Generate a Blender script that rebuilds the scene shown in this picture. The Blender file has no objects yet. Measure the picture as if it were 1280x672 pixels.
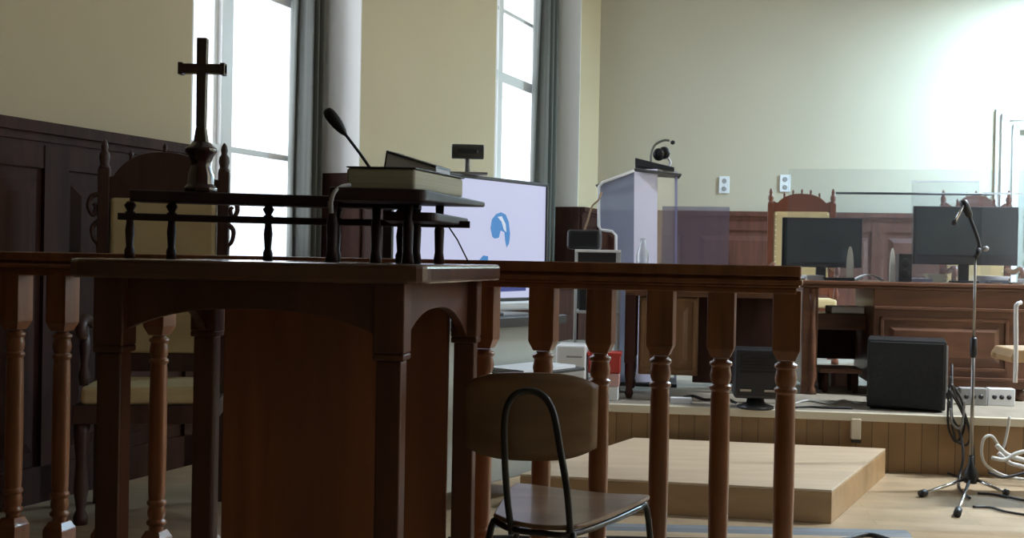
import bpy, math, random
from mathutils import Matrix, Vector
random.seed(7)
S = bpy.context.scene
R = math.radians
F = 1400.0                     # focal length in pixels of the 1280x672 frame
CAMZ = 1.10
ROLL = R(1.06)
PITCH = math.atan((325.2 - 336) / F)   # horizon passes slightly above the centre

# ------------------------------------------------------------------ camera
cam_d = bpy.data.cameras.new('camera'); cam = bpy.data.objects.new('camera', cam_d)
S.collection.objects.link(cam); S.camera = cam
cam_d.sensor_width = 36; cam_d.lens = F * 36 / 1280; cam_d.clip_start = 0.05; cam_d.clip_end = 200
fw = Vector((0, math.cos(PITCH), math.sin(PITCH)))
r0 = Vector((1, 0, 0)); u0 = r0.cross(fw)
rt = r0 * math.cos(ROLL) + u0 * math.sin(ROLL)
up = u0 * math.cos(ROLL) - r0 * math.sin(ROLL)
mw = Matrix((rt, up, -fw)).transposed().to_4x4(); mw.translation = (0, 0, CAMZ)
cam.matrix_world = mw

def at(px, py, Y):
    """point of the ray through photo pixel (px,py) at distance Y in front"""
    d = fw + rt * ((px - 640) / F) - up * ((py - 336) / F)
    k = Y / d.y
    return Vector((d.x * k, Y, CAMZ + d.z * k))

# ------------------------------------------------------------------ world, lights, exposure
S.view_settings.view_transform = 'Standard'; S.view_settings.look = 'None'
S.view_settings.gamma = 1; S.view_settings.use_curve_mapping = False
S.view_settings.exposure = -0.33
W = bpy.data.worlds.new('overcast_sky'); S.world = W; W.use_nodes = True
nt = W.node_tree; bg = nt.nodes['Background']
tc = nt.nodes.new('ShaderNodeTexCoord'); sp = nt.nodes.new('ShaderNodeSeparateXYZ')
rp = nt.nodes.new('ShaderNodeValToRGB')
nt.links.new(tc.outputs['Generated'], sp.inputs[0]); nt.links.new(sp.outputs['Z'], rp.inputs[0])
rp.color_ramp.elements[0].color = (.62, .66, .72, 1); rp.color_ramp.elements[0].position = 0.0
rp.color_ramp.elements[1].color = (.80, .90, 1.0, 1); rp.color_ramp.elements[1].position = .6
nt.links.new(rp.outputs[0], bg.inputs[0]); bg.inputs[1].default_value = 3.6

d1 = Vector((math.sin(R(22.57)), math.cos(R(22.57)), 0)); wn = Vector((-d1.y, d1.x, 0))   # left wall direction, outward normal
e2 = Vector((math.cos(R(8.07)), -math.sin(R(8.07)), 0)); n2 = Vector((-e2.y, e2.x, 0))    # back wall direction, away from camera
W0 = Vector((-2.17, 4.75, 0)); CORN = W0 + d1 * 8.03
CEIL = 4.7

def area(name, loc, target, sx, sy, power, col=(1, 1, 1), spread=180):
    l = bpy.data.lights.new(name, 'AREA'); l.shape = 'RECTANGLE'; l.size = sx; l.size_y = sy
    l.energy = power; l.color = col; l.spread = R(spread)
    o = bpy.data.objects.new(name, l); S.collection.objects.link(o)
    o.location = loc
    o.rotation_euler = (Vector(target) - Vector(loc)).to_track_quat('-Z', 'Y').to_euler()
    return o
# daylight entering through the openings (lights stand outside the panes)
for k, (ta, tb, pw) in enumerate(((1.225, 2.964, 120), (5.21, 7.40, 105))):
    c = W0 + d1 * ((ta + tb) / 2) + wn * .75 + Vector((0, 0, 2.6))
    area('window_daylight', c, c - wn, tb - ta, 3.2, pw, (.86, .93, 1))
EB = CORN + e2 * 7.0                                   # right end of the back wall
c = EB - d1 * 2.6 - wn * .35 + Vector((0, 0, 2.6)); area('window_daylight', c, c + wn - Vector((0, 0, .0)), 2.2, 2.8, 60, (.82, .95, 1))
c = EB - d1 * 9.2 - wn * .35 + Vector((0, 0, 2.6)); area('window_daylight', c, c + wn, 2.4, 2.6, 10, (.92, .96, 1))

# ------------------------------------------------------------------ materials
MATS = {}
def mat(name, col, rough=.5, metal=0, spec=.5, coat=0, emit=None, estr=0, noise=None, bump=0, alpha=None):
    if name in MATS: return MATS[name]
    m = bpy.data.materials.new(name); m.use_nodes = True; MATS[name] = m
    t = m.node_tree; b = t.nodes['Principled BSDF']
    b.inputs['Base Color'].default_value = (*col, 1); b.inputs['Roughness'].default_value = rough
    b.inputs['Metallic'].default_value = metal; b.inputs['Specular IOR Level'].default_value = spec
    b.inputs['Coat Weight'].default_value = coat; b.inputs['Coat Roughness'].default_value = .12
    if emit: b.inputs['Emission Color'].default_value = (*emit, 1); b.inputs['Emission Strength'].default_value = estr
    if noise:
        sx, sy, sz, amt = noise
        g = t.nodes.new('ShaderNodeTexCoord'); mp = t.nodes.new('ShaderNodeMapping'); mp.inputs['Scale'].default_value = (sx, sy, sz)
        n = t.nodes.new('ShaderNodeTexNoise'); n.inputs['Scale'].default_value = 1; n.inputs['Detail'].default_value = 5; n.inputs['Distortion'].default_value = .6
        c = t.nodes.new('ShaderNodeValToRGB'); c.color_ramp.elements[0].position = .3; c.color_ramp.elements[1].position = .72
        c.color_ramp.elements[0].color = (*[x * (1 - amt) for x in col], 1); c.color_ramp.elements[1].color = (*[min(1, x * (1 + amt)) for x in col], 1)
        t.links.new(g.outputs['Object'], mp.inputs[0]); t.links.new(mp.outputs[0], n.inputs[0]); t.links.new(n.outputs[0], c.inputs[0]); t.links.new(c.outputs[0], b.inputs['Base Color'])
        if bump:
            bp = t.nodes.new('ShaderNodeBump'); bp.inputs['Strength'].default_value = bump; bp.inputs['Distance'].default_value = .01
            t.links.new(n.outputs[0], bp.inputs['Height']); t.links.new(bp.outputs[0], b.inputs['Normal'])
    return m
WOODV = (14, 14, 1.6, .38)
wood = mat('mahogany', (.125, .040, .018), .34, coat=.35, noise=WOODV, bump=.05)
wood_bal = mat('baluster_mahogany', (.26, .095, .035), .34, coat=.3, noise=(20, 20, 2, .3), bump=.05)
wood_stand = mat('stand_mahogany', (.115, .041, .019), .45, coat=.1, noise=(14, 14, 1.4, .3), bump=.04)
wood_panel = mat('panel_mahogany', (.34, .115, .045), .4, coat=.2, noise=(9, 9, 1.0, .3))
wood_dk = mat('dark_wainscot_wood', (.048, .020, .014), .65, coat=.0, spec=.15, noise=WOODV, bump=.04)
wood_red = mat('red_brown_wood', (.16, .052, .028), .4, coat=.2, noise=(8, 8, 1.5, .3))
wood_desk = mat('desk_wood', (.13, .054, .027), .4, coat=.2, noise=(2, 12, 12, .35))
wood_door = mat('cabinet_wood', (.20, .105, .045), .45, noise=(10, 10, 1.2, .3))
ply = mat('plywood', (.24, .135, .065), .35, coat=.3, noise=(3, 12, 12, .25))
cream = mat('cream_leather', (.62, .50, .27), .5, noise=(6, 6, 6, .08))
paint = mat('olive_cream_paint', (.53, .43, .275), .8, noise=(.6, .6, .6, .03))
paint_b = mat('pale_cream_paint', (.49, .44, .335), .8, noise=(.6, .6, .6, .03))
white_p = mat('white_gloss_paint', (.80, .80, .78), .35)
reveal_p = mat('reveal_paint', (.82, .80, .76), .7)
ceil_p = mat('ceiling_paint', (.32, .31, .28), .9)
black = mat('black_plastic', (.012, .012, .014), .45)
black_s = mat('black_steel', (.015, .014, .014), .3, coat=.3)
speaker_b = mat('speaker_grille', (.010, .012, .013), .75, noise=(60, 60, 60, .4))
screen_off = mat('switched_off_screen', (.035, .045, .045), .12, spec=.8)
grey_pl = mat('grey_plastic', (.30, .30, .30), .45)
lgrey = mat('light_grey_metal', (.52, .54, .54), .4)
white_pl = mat('white_plastic', (.75, .76, .78), .4)
paper = mat('white_paper', (.82, .83, .84), .8)
pages = mat('book_pages', (.55, .52, .38), .8, noise=(1, 1, 300, .12))
binding = mat('dark_cover', (.03, .025, .022), .5)
red = mat('red_plastic', (.50, .05, .04), .5)
pink = mat('pink_card', (.62, .38, .36), .7)
blue = mat('blue_card', (.05, .10, .45), .5)
chrome = mat('chrome', (.7, .7, .7), .2, metal=1)
brass = mat('brass_stud', (.85, .78, .60), .35, metal=.6)
curtain_m = mat('grey_green_curtain', (.13, .135, .12), .9, noise=(30, 30, .3, .3))
cable_b = mat('black_cable', (.015, .015, .016), .5)
cable_w = mat('pale_cable', (.55, .55, .52), .5)
carpet = mat('dais_linoleum', (.27, .24, .19), .7, noise=(5, 5, 5, .15))
trimc = mat('cream_trim', (.60, .55, .43), .5)
oak_box = mat('light_oak_laminate', (.56, .445, .315), .4, noise=(2, 14, 14, .10))
oak_side = mat('oak_laminate_side', (.40, .26, .13), .45, noise=(2, 12, 12, .12))

def boards(name, col, bw, bl, rot, rough=.35, amt=.2, vertical=False, mort=.35):
    m = bpy.data.materials.new(name); m.use_nodes = True; t = m.node_tree; b = t.nodes['Principled BSDF']
    g = t.nodes.new('ShaderNodeTexCoord'); mp = t.nodes.new('ShaderNodeMapping'); mp.inputs['Rotation'].default_value = rot
    br = t.nodes.new('ShaderNodeTexBrick'); br.inputs['Scale'].default_value = 1
    br.inputs['Brick Width'].default_value = bl; br.inputs['Row Height'].default_value = bw
    br.inputs['Mortar Size'].default_value = .002; br.inputs['Bias'].default_value = 0
    br.inputs['Color1'].default_value = (*[x * (1 - amt) for x in col], 1); br.inputs['Color2'].default_value = (*[x * (1 + amt) for x in col], 1)
    br.inputs['Mortar'].default_value = (*[x * mort for x in col], 1)
    n = t.nodes.new('ShaderNodeTexNoise'); n.inputs['Scale'].default_value = 6; n.inputs['Detail'].default_value = 6
    mx = t.nodes.new('ShaderNodeMixRGB'); mx.blend_type = 'MULTIPLY'; mx.inputs[0].default_value = .5
    c = t.nodes.new('ShaderNodeValToRGB'); c.color_ramp.elements[0].color = (.6, .6, .6, 1); c.color_ramp.elements[0].position = .3; c.color_ramp.elements[1].position = .65
    if vertical:
        sx = t.nodes.new('ShaderNodeSeparateXYZ'); cx = t.nodes.new('ShaderNodeCombineXYZ')
        t.links.new(g.outputs['Object'], sx.inputs[0]); t.links.new(sx.outputs[2], cx.inputs[0]); t.links.new(sx.outputs[0], cx.inputs[1]); t.links.new(cx.outputs[0], mp.inputs[0])
    else: t.links.new(g.outputs['Object'], mp.inputs[0])
    t.links.new(mp.outputs[0], br.inputs[0]); t.links.new(mp.outputs[0], n.inputs[0])
    t.links.new(n.outputs[0], c.inputs[0]); t.links.new(br.outputs[0], mx.inputs[1]); t.links.new(c.outputs[0], mx.inputs[2])
    t.links.new(mx.outputs[0], b.inputs['Base Color']); b.inputs['Roughness'].default_value = rough
    return m
parquet = boards('oak_parquet', (.50, .385, .25), .09, .9, (0, 0, R(8)), .3, .10, mort=.7)
dais_boards = boards('dais_boards', (.30, .18, .08), .085, 3.0, (0, 0, 0), .5, .16, True)

def glass_mat(name, tint, refl, rough=.02, opac=0.0, body=(.8, .8, .9), fk=.9):
    m = bpy.data.materials.new(name); m.use_nodes = True; t = m.node_tree; t.nodes.clear()
    o = t.nodes.new('ShaderNodeOutputMaterial'); tr = t.nodes.new('ShaderNodeBsdfTransparent'); tr.inputs[0].default_value = (*tint, 1)
    gl = t.nodes.new('ShaderNodeBsdfGlossy'); gl.inputs['Roughness'].default_value = rough
    fr = t.nodes.new('ShaderNodeFresnel'); fr.inputs[0].default_value = 1.45
    ma = t.nodes.new('ShaderNodeMath'); ma.operation = 'MULTIPLY_ADD'; ma.inputs[1].default_value = fk; ma.inputs[2].default_value = refl
    mx = t.nodes.new('ShaderNodeMixShader'); t.links.new(fr.outputs[0], ma.inputs[0]); t.links.new(ma.outputs[0], mx.inputs[0])
    df = t.nodes.new('ShaderNodeBsdfDiffuse'); df.inputs[0].default_value = (*body, 1)
    m2 = t.nodes.new('ShaderNodeMixShader'); m2.inputs[0].default_value = opac
    t.links.new(tr.outputs[0], m2.inputs[1]); t.links.new(df.outputs[0], m2.inputs[2])
    t.links.new(m2.outputs[0], mx.inputs[1]); t.links.new(gl.outputs[0], mx.inputs[2]); t.links.new(mx.outputs[0], o.inputs[0])
    return m
glass = glass_mat('window_glass', (.97, .98, 1), .0, fk=.25)
acrylic = glass_mat('clear_acrylic', (.97, .98, .99), .02, opac=.025, body=(.75, .8, .95))
acrylic_refl = glass_mat('reflection_tint_acrylic', (.80, .80, .90), .03, opac=.16, body=(.62, .6, .85))  # lavender body colour stands in for a reflection in the sheet
frost = glass_mat('frosted_acrylic', (.8, .85, 1), .03, .2, opac=.62, body=(.72, .76, .95))

# ------------------------------------------------------------------ mesh helpers
class MB:
    def __init__(s, M=None): s.v = []; s.f = []; s.sm = []; s.M = M or Matrix.Identity(4)
    def add(s, vs, fs, smooth=False):
        n = len(s.v); s.v += [s.M @ Vector(p) for p in vs]; s.f += [[i + n for i in f] for f in fs]; s.sm += [smooth] * len(fs); return s
    def box(s, x0, x1, y0, y1, z0, z1):
        return s.hexa([(x0, y0), (x1, y0), (x1, y1), (x0, y1)], z0, z1)
    def hexa(s, q, z0, z1, q2=None):
        q2 = q2 or q; n = len(q)
        vs = [(*p, z0) for p in q] + [(*p, z1) for p in q2]
        fs = [list(range(n))[::-1], list(range(n, 2 * n))] + [[i, (i + 1) % n, n + (i + 1) % n, n + i] for i in range(n)]
        return s.add(vs, fs)
    def slab(s, poly, thick, axis):
        """extrude a polygon of 3-D points by the vector axis*thick"""
        a = Vector(axis) * thick; n = len(poly); vs = [Vector(p) for p in poly] + [Vector(p) + a for p in poly]
        fs = [list(range(n))[::-1], list(range(n, 2 * n))] + [[i, (i + 1) % n, n + (i + 1) % n, n + i] for i in range(n)]
        return s.add(vs, fs)
    def lathe(s, prof, c=(0, 0, 0), seg=20, axis=None):
        """prof: list of (radius, height)"""
        vs = []; fs = []; q = Vector((0, 0, 1)).rotation_difference(Vector(axis)) if axis else None
        for r, h in prof:
            for k in range(seg):
                a = 2 * math.pi * k / seg; p = Vector((r * math.cos(a), r * math.sin(a), h))
                if q: p = q @ p
                vs.append(p + Vector(c))
        for i in range(len(prof) - 1):
            for k in range(seg):
                a = i * seg + k; b = i * seg + (k + 1) % seg; fs.append([a, b, b + seg, a + seg])
        fs.append(list(range(seg))[::-1]); m = (len(prof) - 1) * seg; fs.append(list(range(m, m + seg)))
        return s.add(vs, fs, True)
    def tube(s, pts, r, seg=10, r2=None):
        pts = [Vector(p) for p in pts]; vs = []; fs = []; n = len(pts); prev = None
        for i, p in enumerate(pts):
            d = (pts[min(i + 1, n - 1)] - pts[max(i - 1, 0)]).normalized()
            if prev is None:
                prev = d.orthogonal().normalized()
            prev = (prev - d * prev.dot(d)).normalized(); b = d.cross(prev)
            rr = r if r2 is None else r + (r2 - r) * i / (n - 1)
            for k in range(seg):
                a = 2 * math.pi * k / seg; vs.append(p + prev * (rr * math.cos(a)) + b * (rr * math.sin(a)))
        for i in range(n - 1):
            for k in range(seg):
                a = i * seg + k; c = i * seg + (k + 1) % seg; fs.append([a, c, c + seg, a + seg])
        fs.append(list(range(seg))[::-1]); m = (n - 1) * seg; fs.append(list(range(m, m + seg)))
        return s.add(vs, fs, True)
    def grid(s, rows, closed=False, smooth=True):
        m = len(rows[0]); vs = [p for r in rows for p in r]; fs = []
        for i in range(len(rows) - 1):
            for j in range(m if closed else m - 1):
                a = i * m + j; b = i * m + (j + 1) % m; fs.append([a, b, b + m, a + m])
        return s.add(vs, fs, smooth)
    def build(s, name, m, parent=None, bevel=0, solid=0, seg=2):
        me = bpy.data.meshes.new(name); me.from_pydata([tuple(v) for v in s.v], [], s.f); me.validate()
        import bmesh
        bm = bmesh.new(); bm.from_mesh(me); bmesh.ops.recalc_face_normals(bm, faces=bm.faces); bm.to_mesh(me); bm.free()
        for p, sm in zip(me.polygons, s.sm): p.use_smooth = sm
        me.materials.append(m)
        o = bpy.data.objects.new(name, me); S.collection.objects.link(o)
        if solid: md = o.modifiers.new('solid', 'SOLIDIFY'); md.thickness = solid; md.offset = 0
        if bevel:
            md = o.modifiers.new('bevel', 'BEVEL'); md.width = bevel; md.segments = seg; md.limit_method = 'ANGLE'; md.angle_limit = R(40)
        if parent:
            o.parent = parent; root = parent
            while root.parent: root = root.parent
            if parent is root: o.matrix_parent_inverse = Matrix.Translation(-parent.location)
        return o
def smooth_path(pts, n=8):
    """Catmull-Rom through pts"""
    P = [Vector(p) for p in pts]; P = [P[0] * 2 - P[1]] + P + [P[-1] * 2 - P[-2]]; out = []
    for i in range(1, len(P) - 2):
        for k in range(n):
            t = k / n; a, b, c, d = P[i - 1:i + 3]
            out.append(.5 * ((2 * b) + (c - a) * t + (2 * a - 5 * b + 4 * c - d) * t * t + (3 * b - a - 3 * c + d) * t ** 3))
    out.append(P[-2]); return out
def thing(name, label, cat, loc=(0, 0, 0), group=None):
    o = bpy.data.objects.new(name, None); S.collection.objects.link(o); o.location = loc; o.empty_display_size = .1
    return tag(o, label, cat, group)
def tag(o, label, cat, group=None):
    o['label'] = label; o['category'] = cat
    if group: o['group'] = group
    return o
def struct(o, label=None):
    o['kind'] = 'structure'
    if label: o['label'] = label
    return o
def frame(p, yaw, z=0): return Matrix.Translation((p[0], p[1], z)) @ Matrix.Rotation(yaw, 4, 'Z')
YB = R(-8.07)
WM = Matrix.Translation(W0) @ Matrix(((d1.x, wn.x, 0, 0), (d1.y, wn.y, 0, 0), (0, 0, 1, 0), (0, 0, 0, 1)))   # left-wall coords: x along, y outward
BM = Matrix.Translation(CORN) @ Matrix(((e2.x, n2.x, 0, 0), (e2.y, n2.y, 0, 0), (0, 0, 1, 0), (0, 0, 0, 1)))  # back wall coords: x to the right, y away
# ------------------------------------------------------------------ structure
DZ = .314; WH = 1.665
back_lo = W0 - d1 * 9.5
ROOM = [(W0 + d1 * -10.4 + wn * .5), (EB - d1 * 17 - wn * .28), (EB + d1 * .3 - wn * .28), (CORN + d1 * .3 + wn * .5)]
ROOM = [(v.x, v.y) for v in ROOM]
o = MB().hexa(ROOM, -.1, 0).build('floor', parquet); struct(o)
o = MB().hexa(ROOM, CEIL, CEIL + .1).build('ceiling', ceil_p); struct(o)
T1, T2, SILL, HEAD = (1.225, 2.964), (5.21, 7.40), .85, 4.25
m = MB(WM)
for a, b in ((-10.4, T1[0]), (T1[1], T2[0]), (T2[1], 8.6)): m.box(a, b, 0, .55, 0, CEIL)
for a, b in (T1, T2): m.box(a, b, 0, .55, 0, SILL); m.box(a, b, 0, .55, HEAD, CEIL)
struct(m.build('wall_left', paint))
struct(MB(BM).box(-.3, 7.5, 0, .3, 0, CEIL).build('wall_back', paint_b))
RWM = Matrix.Translation(EB) @ Matrix(((-d1.x, -wn.x, 0, 0), (-d1.y, -wn.y, 0, 0), (0, 0, 1, 0), (0, 0, 0, 1)))  # right wall: x toward camera, y outward
m = MB(RWM)
for a, b in ((-.4, 1.5), (3.7, 8.0), (10.4, 17)): m.box(a, b, 0, .3, 0, CEIL)
for a, b in ((1.5, 3.7), (8.0, 10.4)): m.box(a, b, 0, .3, 0, 1.2); m.box(a, b, 0, .3, 4.0, CEIL)
struct(m.build('wall_right', paint))
struct(MB().box(-6.8, 2.0, -4.8, -4.5, 0, CEIL).build('wall_rear', paint))
# windows: frame with transom, mullion, glazing bar, pane
def window(idx, M, a, b, z0, z1, y, bars):
    fr = MB(M)
    fr.box(a, a + .09, y, y + .09, z0, z1); fr.box(b - .09, b, y, y + .09, z0, z1); fr.box(a, b, y, y + .09, z1 - .09, z1); fr.box(a, b, y, y + .09, z0, z0 + .09)
    c = (a + b) / 2; fr.box(c - .055, c + .055, y - .015, y + .09, z0, z1)
    for z, h in bars: fr.box(a, b, y - .01, y + .08, z - h / 2, z + h / 2)
    for s0, s1 in ((a + .09, c - .055), (c + .055, b - .09)):
        for q in (s0, s1 - .04): fr.box(q, q + .04, y + .015, y + .07, z0, z1)
    f = fr.build(f'window_{idx}', white_p, bevel=.006); struct(f)
    g = MB(M).box(a + .09, b - .09, y + .045, y + .05, z0 + .09, z1 - .09).build('pane', glass, f)
    return f
window(1, WM, T1[0], T1[1], SILL, HEAD, .44, ((2.80, .10), (1.75, .04), (3.5, .04)))
window(2, WM, T2[0], T2[1], SILL, HEAD, .44, ((2.86, .10), (1.75, .04), (3.5, .04)))
window(3, RWM, 1.5, 3.7, 1.2, 4.0, .12, ((2.9, .08),)); window(4, RWM, 8.0, 10.4, 1.2, 4.0, .12, ((2.9, .08),))
# light painted linings of the two left niches, wood below the dado height
for k, (a, b) in enumerate((T1, T2)):
    m = MB(WM); m.box(b - .012, b, .0, .44, WH, HEAD); m.box(a, a + .012, 0, .44, WH, HEAD); m.box(a, b, 0, .44, HEAD - .012, HEAD)
    struct(m.build(f'trim_{k+1}', reveal_p))
    m = MB(WM); m.box(b - .02, b, -.02, .44, SILL, WH); m.box(a, a + .02, -.02, .44, SILL, WH); m.box(a - .02, b + .02, -.05, .44, SILL - .03, SILL + .005)
    struct(m.build(f'trim_{k+3}', wood_dk, bevel=.004))
# wainscot on the left wall: frame, raised panels, cap
def wainscot(M, spans, z0, name, mt, pw):
    m = MB(M)
    for a, b, zt in spans:
        m.box(a, b, -.03, 0, z0, zt)
        if zt > 1.5:
            m.box(a, b, -.075, 0, zt - .05, zt); m.box(a, b, -.055, 0, zt - .085, zt - .05); m.box(a, b, -.045, 0, zt - .20, zt - .085)
        m.box(a, b, -.05, 0, z0, z0 + .16)
        n = max(1, round((b - a) / pw)); w = (b - a) / n
        for k in range(n + 1):
            c = a + k * w; m.box(max(a, c - .07), min(b, c + .07), -.05, 0, z0, zt - .1)
        for k in range(n):
            x0, x1 = a + k * w + .10, a + (k + 1) * w - .10
            if x1 - x0 > .1:
                m.hexa([(x0, -.03), (x1, -.03), (x1, -.0301), (x0, -.0301)], z0 + .2, zt - .24)
                q = [(x0, z0 + .22), (x1, z0 + .22), (x1, zt - .26), (x0, zt - .26)]; i = .05
                q2 = [(x0 + i, z0 + .22 + i), (x1 - i, z0 + .22 + i), (x1 - i, zt - .26 - i), (x0 + i, zt - .26 - i)]
                m.add([(x, -.03, z) for x, z in q] + [(x, -.048, z) for x, z in q2], [[4, 5, 6, 7], [0, 1, 5, 4], [1, 2, 6, 5], [2, 3, 7, 6], [3, 0, 4, 7]])
    return struct(m.build(name, mt, bevel=.005))
wainscot(WM, ((-9.4, T1[0], WH), (T1[0], T1[1], SILL - .03), (T1[1], T2[0], WH), (T2[0], T2[1], SILL - .03), (T2[1], 8.0, WH)), 0, 'trim_5', wood_dk, .95)
wainscot(BM, ((.03, 3.92, WH), (5.2, 6.9, WH)), DZ, 'trim_6', mat('back_wainscot_wood', (.10, .034, .021), .45, coat=.1, noise=WOODV), .9)
# dais
DF = at(1100, 500, 6.02)                    # a point above the dais front edge
DM = frame(DF, YB)
o = MB(DM).box(-3.6, 5.2, 0, 5.0, .0, DZ - .03).build('floor_dais', dais_boards); struct(o)
o = MB(DM).box(-3.6, 5.2, .01, 5.0, DZ - .03, DZ).build('floor_dais_covering', carpet); struct(o)
o = MB(DM).box(-3.6, 5.2, -.03, .01, DZ - .042, DZ + .002).build('trim_7', trimc, bevel=.004); struct(o)

# back door with white moulded surround (right edge of the photo)
xd = None
def back_x(px):   # distance along the back wall met by column px (at the horizon)
    mm = (px - 640) / F
    return (mm * CORN.y - CORN.x) / (e2.x - mm * e2.y)
dx = back_x(1240)
dp = CORN + e2 * dx
ZT = CAMZ + 200 * dp.y / F
m = MB(BM); w0 = 1.45
for i, (o_, d_) in enumerate(((0, .03), (.05, .06), (.12, .04), (.16, .07))):
    m.box(dx + o_, dx + [.05, .12, .16, .22][i], -d_, 0, DZ, ZT - o_)
    m.box(dx + w0 - [.05, .12, .16, .22][i], dx + w0 - o_, -d_, 0, DZ, ZT - o_)
    m.box(dx + o_, dx + w0 - o_, -d_, 0, ZT - [.05, .12, .16, .22][i], ZT - o_)
f = m.build('door_1', white_p, bevel=.004); struct(f)
m = MB(BM); m.box(dx + .22, dx + w0 - .22, -.02, -.001, DZ, ZT - .22)
for z0, z1 in ((.5, 1.2), (1.3, 2.35)):
    for x0, x1 in ((.3, .68), (.77, 1.15)): m.box(dx + x0, dx + x1, -.03, -.02, z0, z1)
m.build('door_leaf', mat('grey_green_door_paint', (.30, .30, .25), .5), f, bevel=.006)

# ------------------------------------------------------------------ curtains
def curtain(M, t0, t1, y0, y1, z0, z1, label):
    root = thing('curtain', label, 'curtain', M @ Vector(((t0 + t1) / 2, (y0 + y1) / 2, z0)), 'gathered window curtains')
    n = 60; rows = []
    for z in (z0, z0 + .6, (z0 + z1) / 2, z1):
        row = []
        for k in range(n + 1):
            u = k / n; row.append((t0 + (t1 - t0) * u, (y0 + y1) / 2 + (y1 - y0) / 2 * math.sin(u * math.pi * 7 + .4 * math.sin(z)), z))
        rows.append(row)
    MB(M).grid(rows).build('curtain_fabric', curtain_m, root, solid=.006)
    m = MB(M).tube([(t0 - .25, (y0 + y1) / 2, z1 + .02), (t1 + .0, (y0 + y1) / 2, z1 + .02)], .012); m.build('curtain_rod', chrome, root)
curtain(WM, 2.71, 2.94, .24, .40, SILL + .01, 4.2, 'grey-green curtain gathered at the far side of the nearer window, behind the black gooseneck microphone')
curtain(WM, 6.93, 7.36, .20, .36, SILL + .01, 4.2, 'grey-green curtain gathered at the far side of the window behind the lit television')
# ------------------------------------------------------------------ lectern stand (foreground)
NL, NR, FR, FL = at(118, 330, 2.42), at(507, 330, 2.33), at(603, 330, 2.93), at(250, 330, 3.00)
NL, NR, FR, FL = [Vector((p.x, p.y, 0)) for p in (NL, NR, FR, FL)]
cen = (NL + NR + FR + FL) / 4
st = thing('witness_stand', 'dark mahogany speaker stand with arched aprons and a low spindle gallery, carrying a wooden cross', 'lectern', (cen.x, cen.y, 0))
TZ = 1.088
def inset(d):
    q = []
    for p in (NL, NR, FR, FL):
        v = (cen - p).normalized(); q.append(p + v * d)
    return q
def out(qs): return [(p.x, p.y) for p in qs]
def rounded(qs, r=.05, n=5):
    res = []
    for i, p in enumerate(qs):
        a = (qs[i - 1] - p).normalized(); b = (qs[(i + 1) % len(qs)] - p).normalized()
        A = p + a * r; B = p + b * r
        for k in range(n + 1):
            t = k / n; res.append(A * (1 - t) ** 2 + p * 2 * t * (1 - t) + B * t * t)
    return res
# desk top overhangs the legs
m = MB()
for d, z0, z1 in ((-.065, 1.047, TZ),):
    m.hexa(out(rounded(inset(d))), z0, z1)
m.build('table_top', mat('varnished_top', (.115, .041, .019), .3, coat=1, noise=(14, 14, 1.4, .3)), st, bevel=.009, seg=3)
fx = (NR - NL).normalized(); fy = Vector((-fx.y, fx.x, 0))
def post(P, name='leg', s=.034):
    m = MB(Matrix.Translation(P) @ Matrix.Rotation(math.atan2(fx.y, fx.x), 4, 'Z'))
    m.box(-s, s, -s, s, .90, 1.05)
    t = s - .007
    m.hexa([(-s, -s), (s, -s), (s, s), (-s, s)], .885, .90); m.box(-t, t, -t, t, .12, .885); m.box(-s, s, -s, s, 0, .12)
    return m.build(name, wood_stand, st, bevel=.004)
for P in inset(.045): post(P)
def apron(A, B, crown, spring, name, th=.024):
    d = (B - A); L = d.length; u = d.normalized(); n = Vector((-u.y, u.x, 0)); a = .03; N = 22
    top = [A + u * a + Vector((0, 0, 1.05)), A + u * (L - a) + Vector((0, 0, 1.05))]; arch = []
    for k in range(N + 1):
        t = k / N; x = L - a - (L - 2 * a) * t; h = spring + (crown - spring) * (1 - abs(2 * t - 1) ** 2.6)
        arch.append(A + u * x + Vector((0, 0, h)))
    return MB().slab([p - n * th / 2 for p in top + arch], th, n).build(name, wood_stand, st, bevel=.003)
q = inset(.045)
apron(q[0], q[1], .985, .935, 'front_apron'); apron(q[1], q[2], .985, .90, 'side_apron'); apron(q[0], q[3], .985, .90, 'side_apron'); apron(q[3], q[2], 1.0, .98, 'rear_apron')
d = q[2] - q[3]; u = d.normalized(); n = Vector((-u.y, u.x, 0)); L = d.length
m = MB().slab([q[3] + u * .045 + Vector((0, 0, .14)), q[3] + u * (L - .045) + Vector((0, 0, .14)), q[3] + u * (L - .045) + Vector((0, 0, 1.045)), q[3] + u * .045 + Vector((0, 0, 1.045))], .018, n)
m.build('modesty_panel', wood_panel, st, bevel=.003)
# gallery along the far edge of the top, slightly bowed
GL = at(150, 250, 2.86); GR = at(592, 250, 3.02)
def gal(t, dz):
    p = GL.lerp(GR, t); bow = .05 * math.sin(math.pi * t); return Vector((p.x, p.y + bow, dz))
def rail(z0, z1, hw, t0, t1, name):
    rows = []; N = 24
    for k in range(N + 1):
        t = t0 + (t1 - t0) * k / N; p = gal(t, 0); rows.append([(p.x, p.y - hw, z0), (p.x, p.y - hw, z1), (p.x, p.y + hw, z1), (p.x, p.y + hw, z0)])
    m = MB().grid(rows, closed=True, smooth=False); m.add([p for p in rows[0]], [[0, 1, 2, 3]]); m.add([p for p in rows[-1]], [[3, 2, 1, 0]])
    return m.build(name, wood_dark2, st, bevel=.004)
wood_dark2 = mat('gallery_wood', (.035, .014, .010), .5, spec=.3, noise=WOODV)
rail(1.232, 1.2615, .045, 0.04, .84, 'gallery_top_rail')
rail(1.185, 1.203, .016, 0.0, .99, 'gallery_lower_rail')
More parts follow.
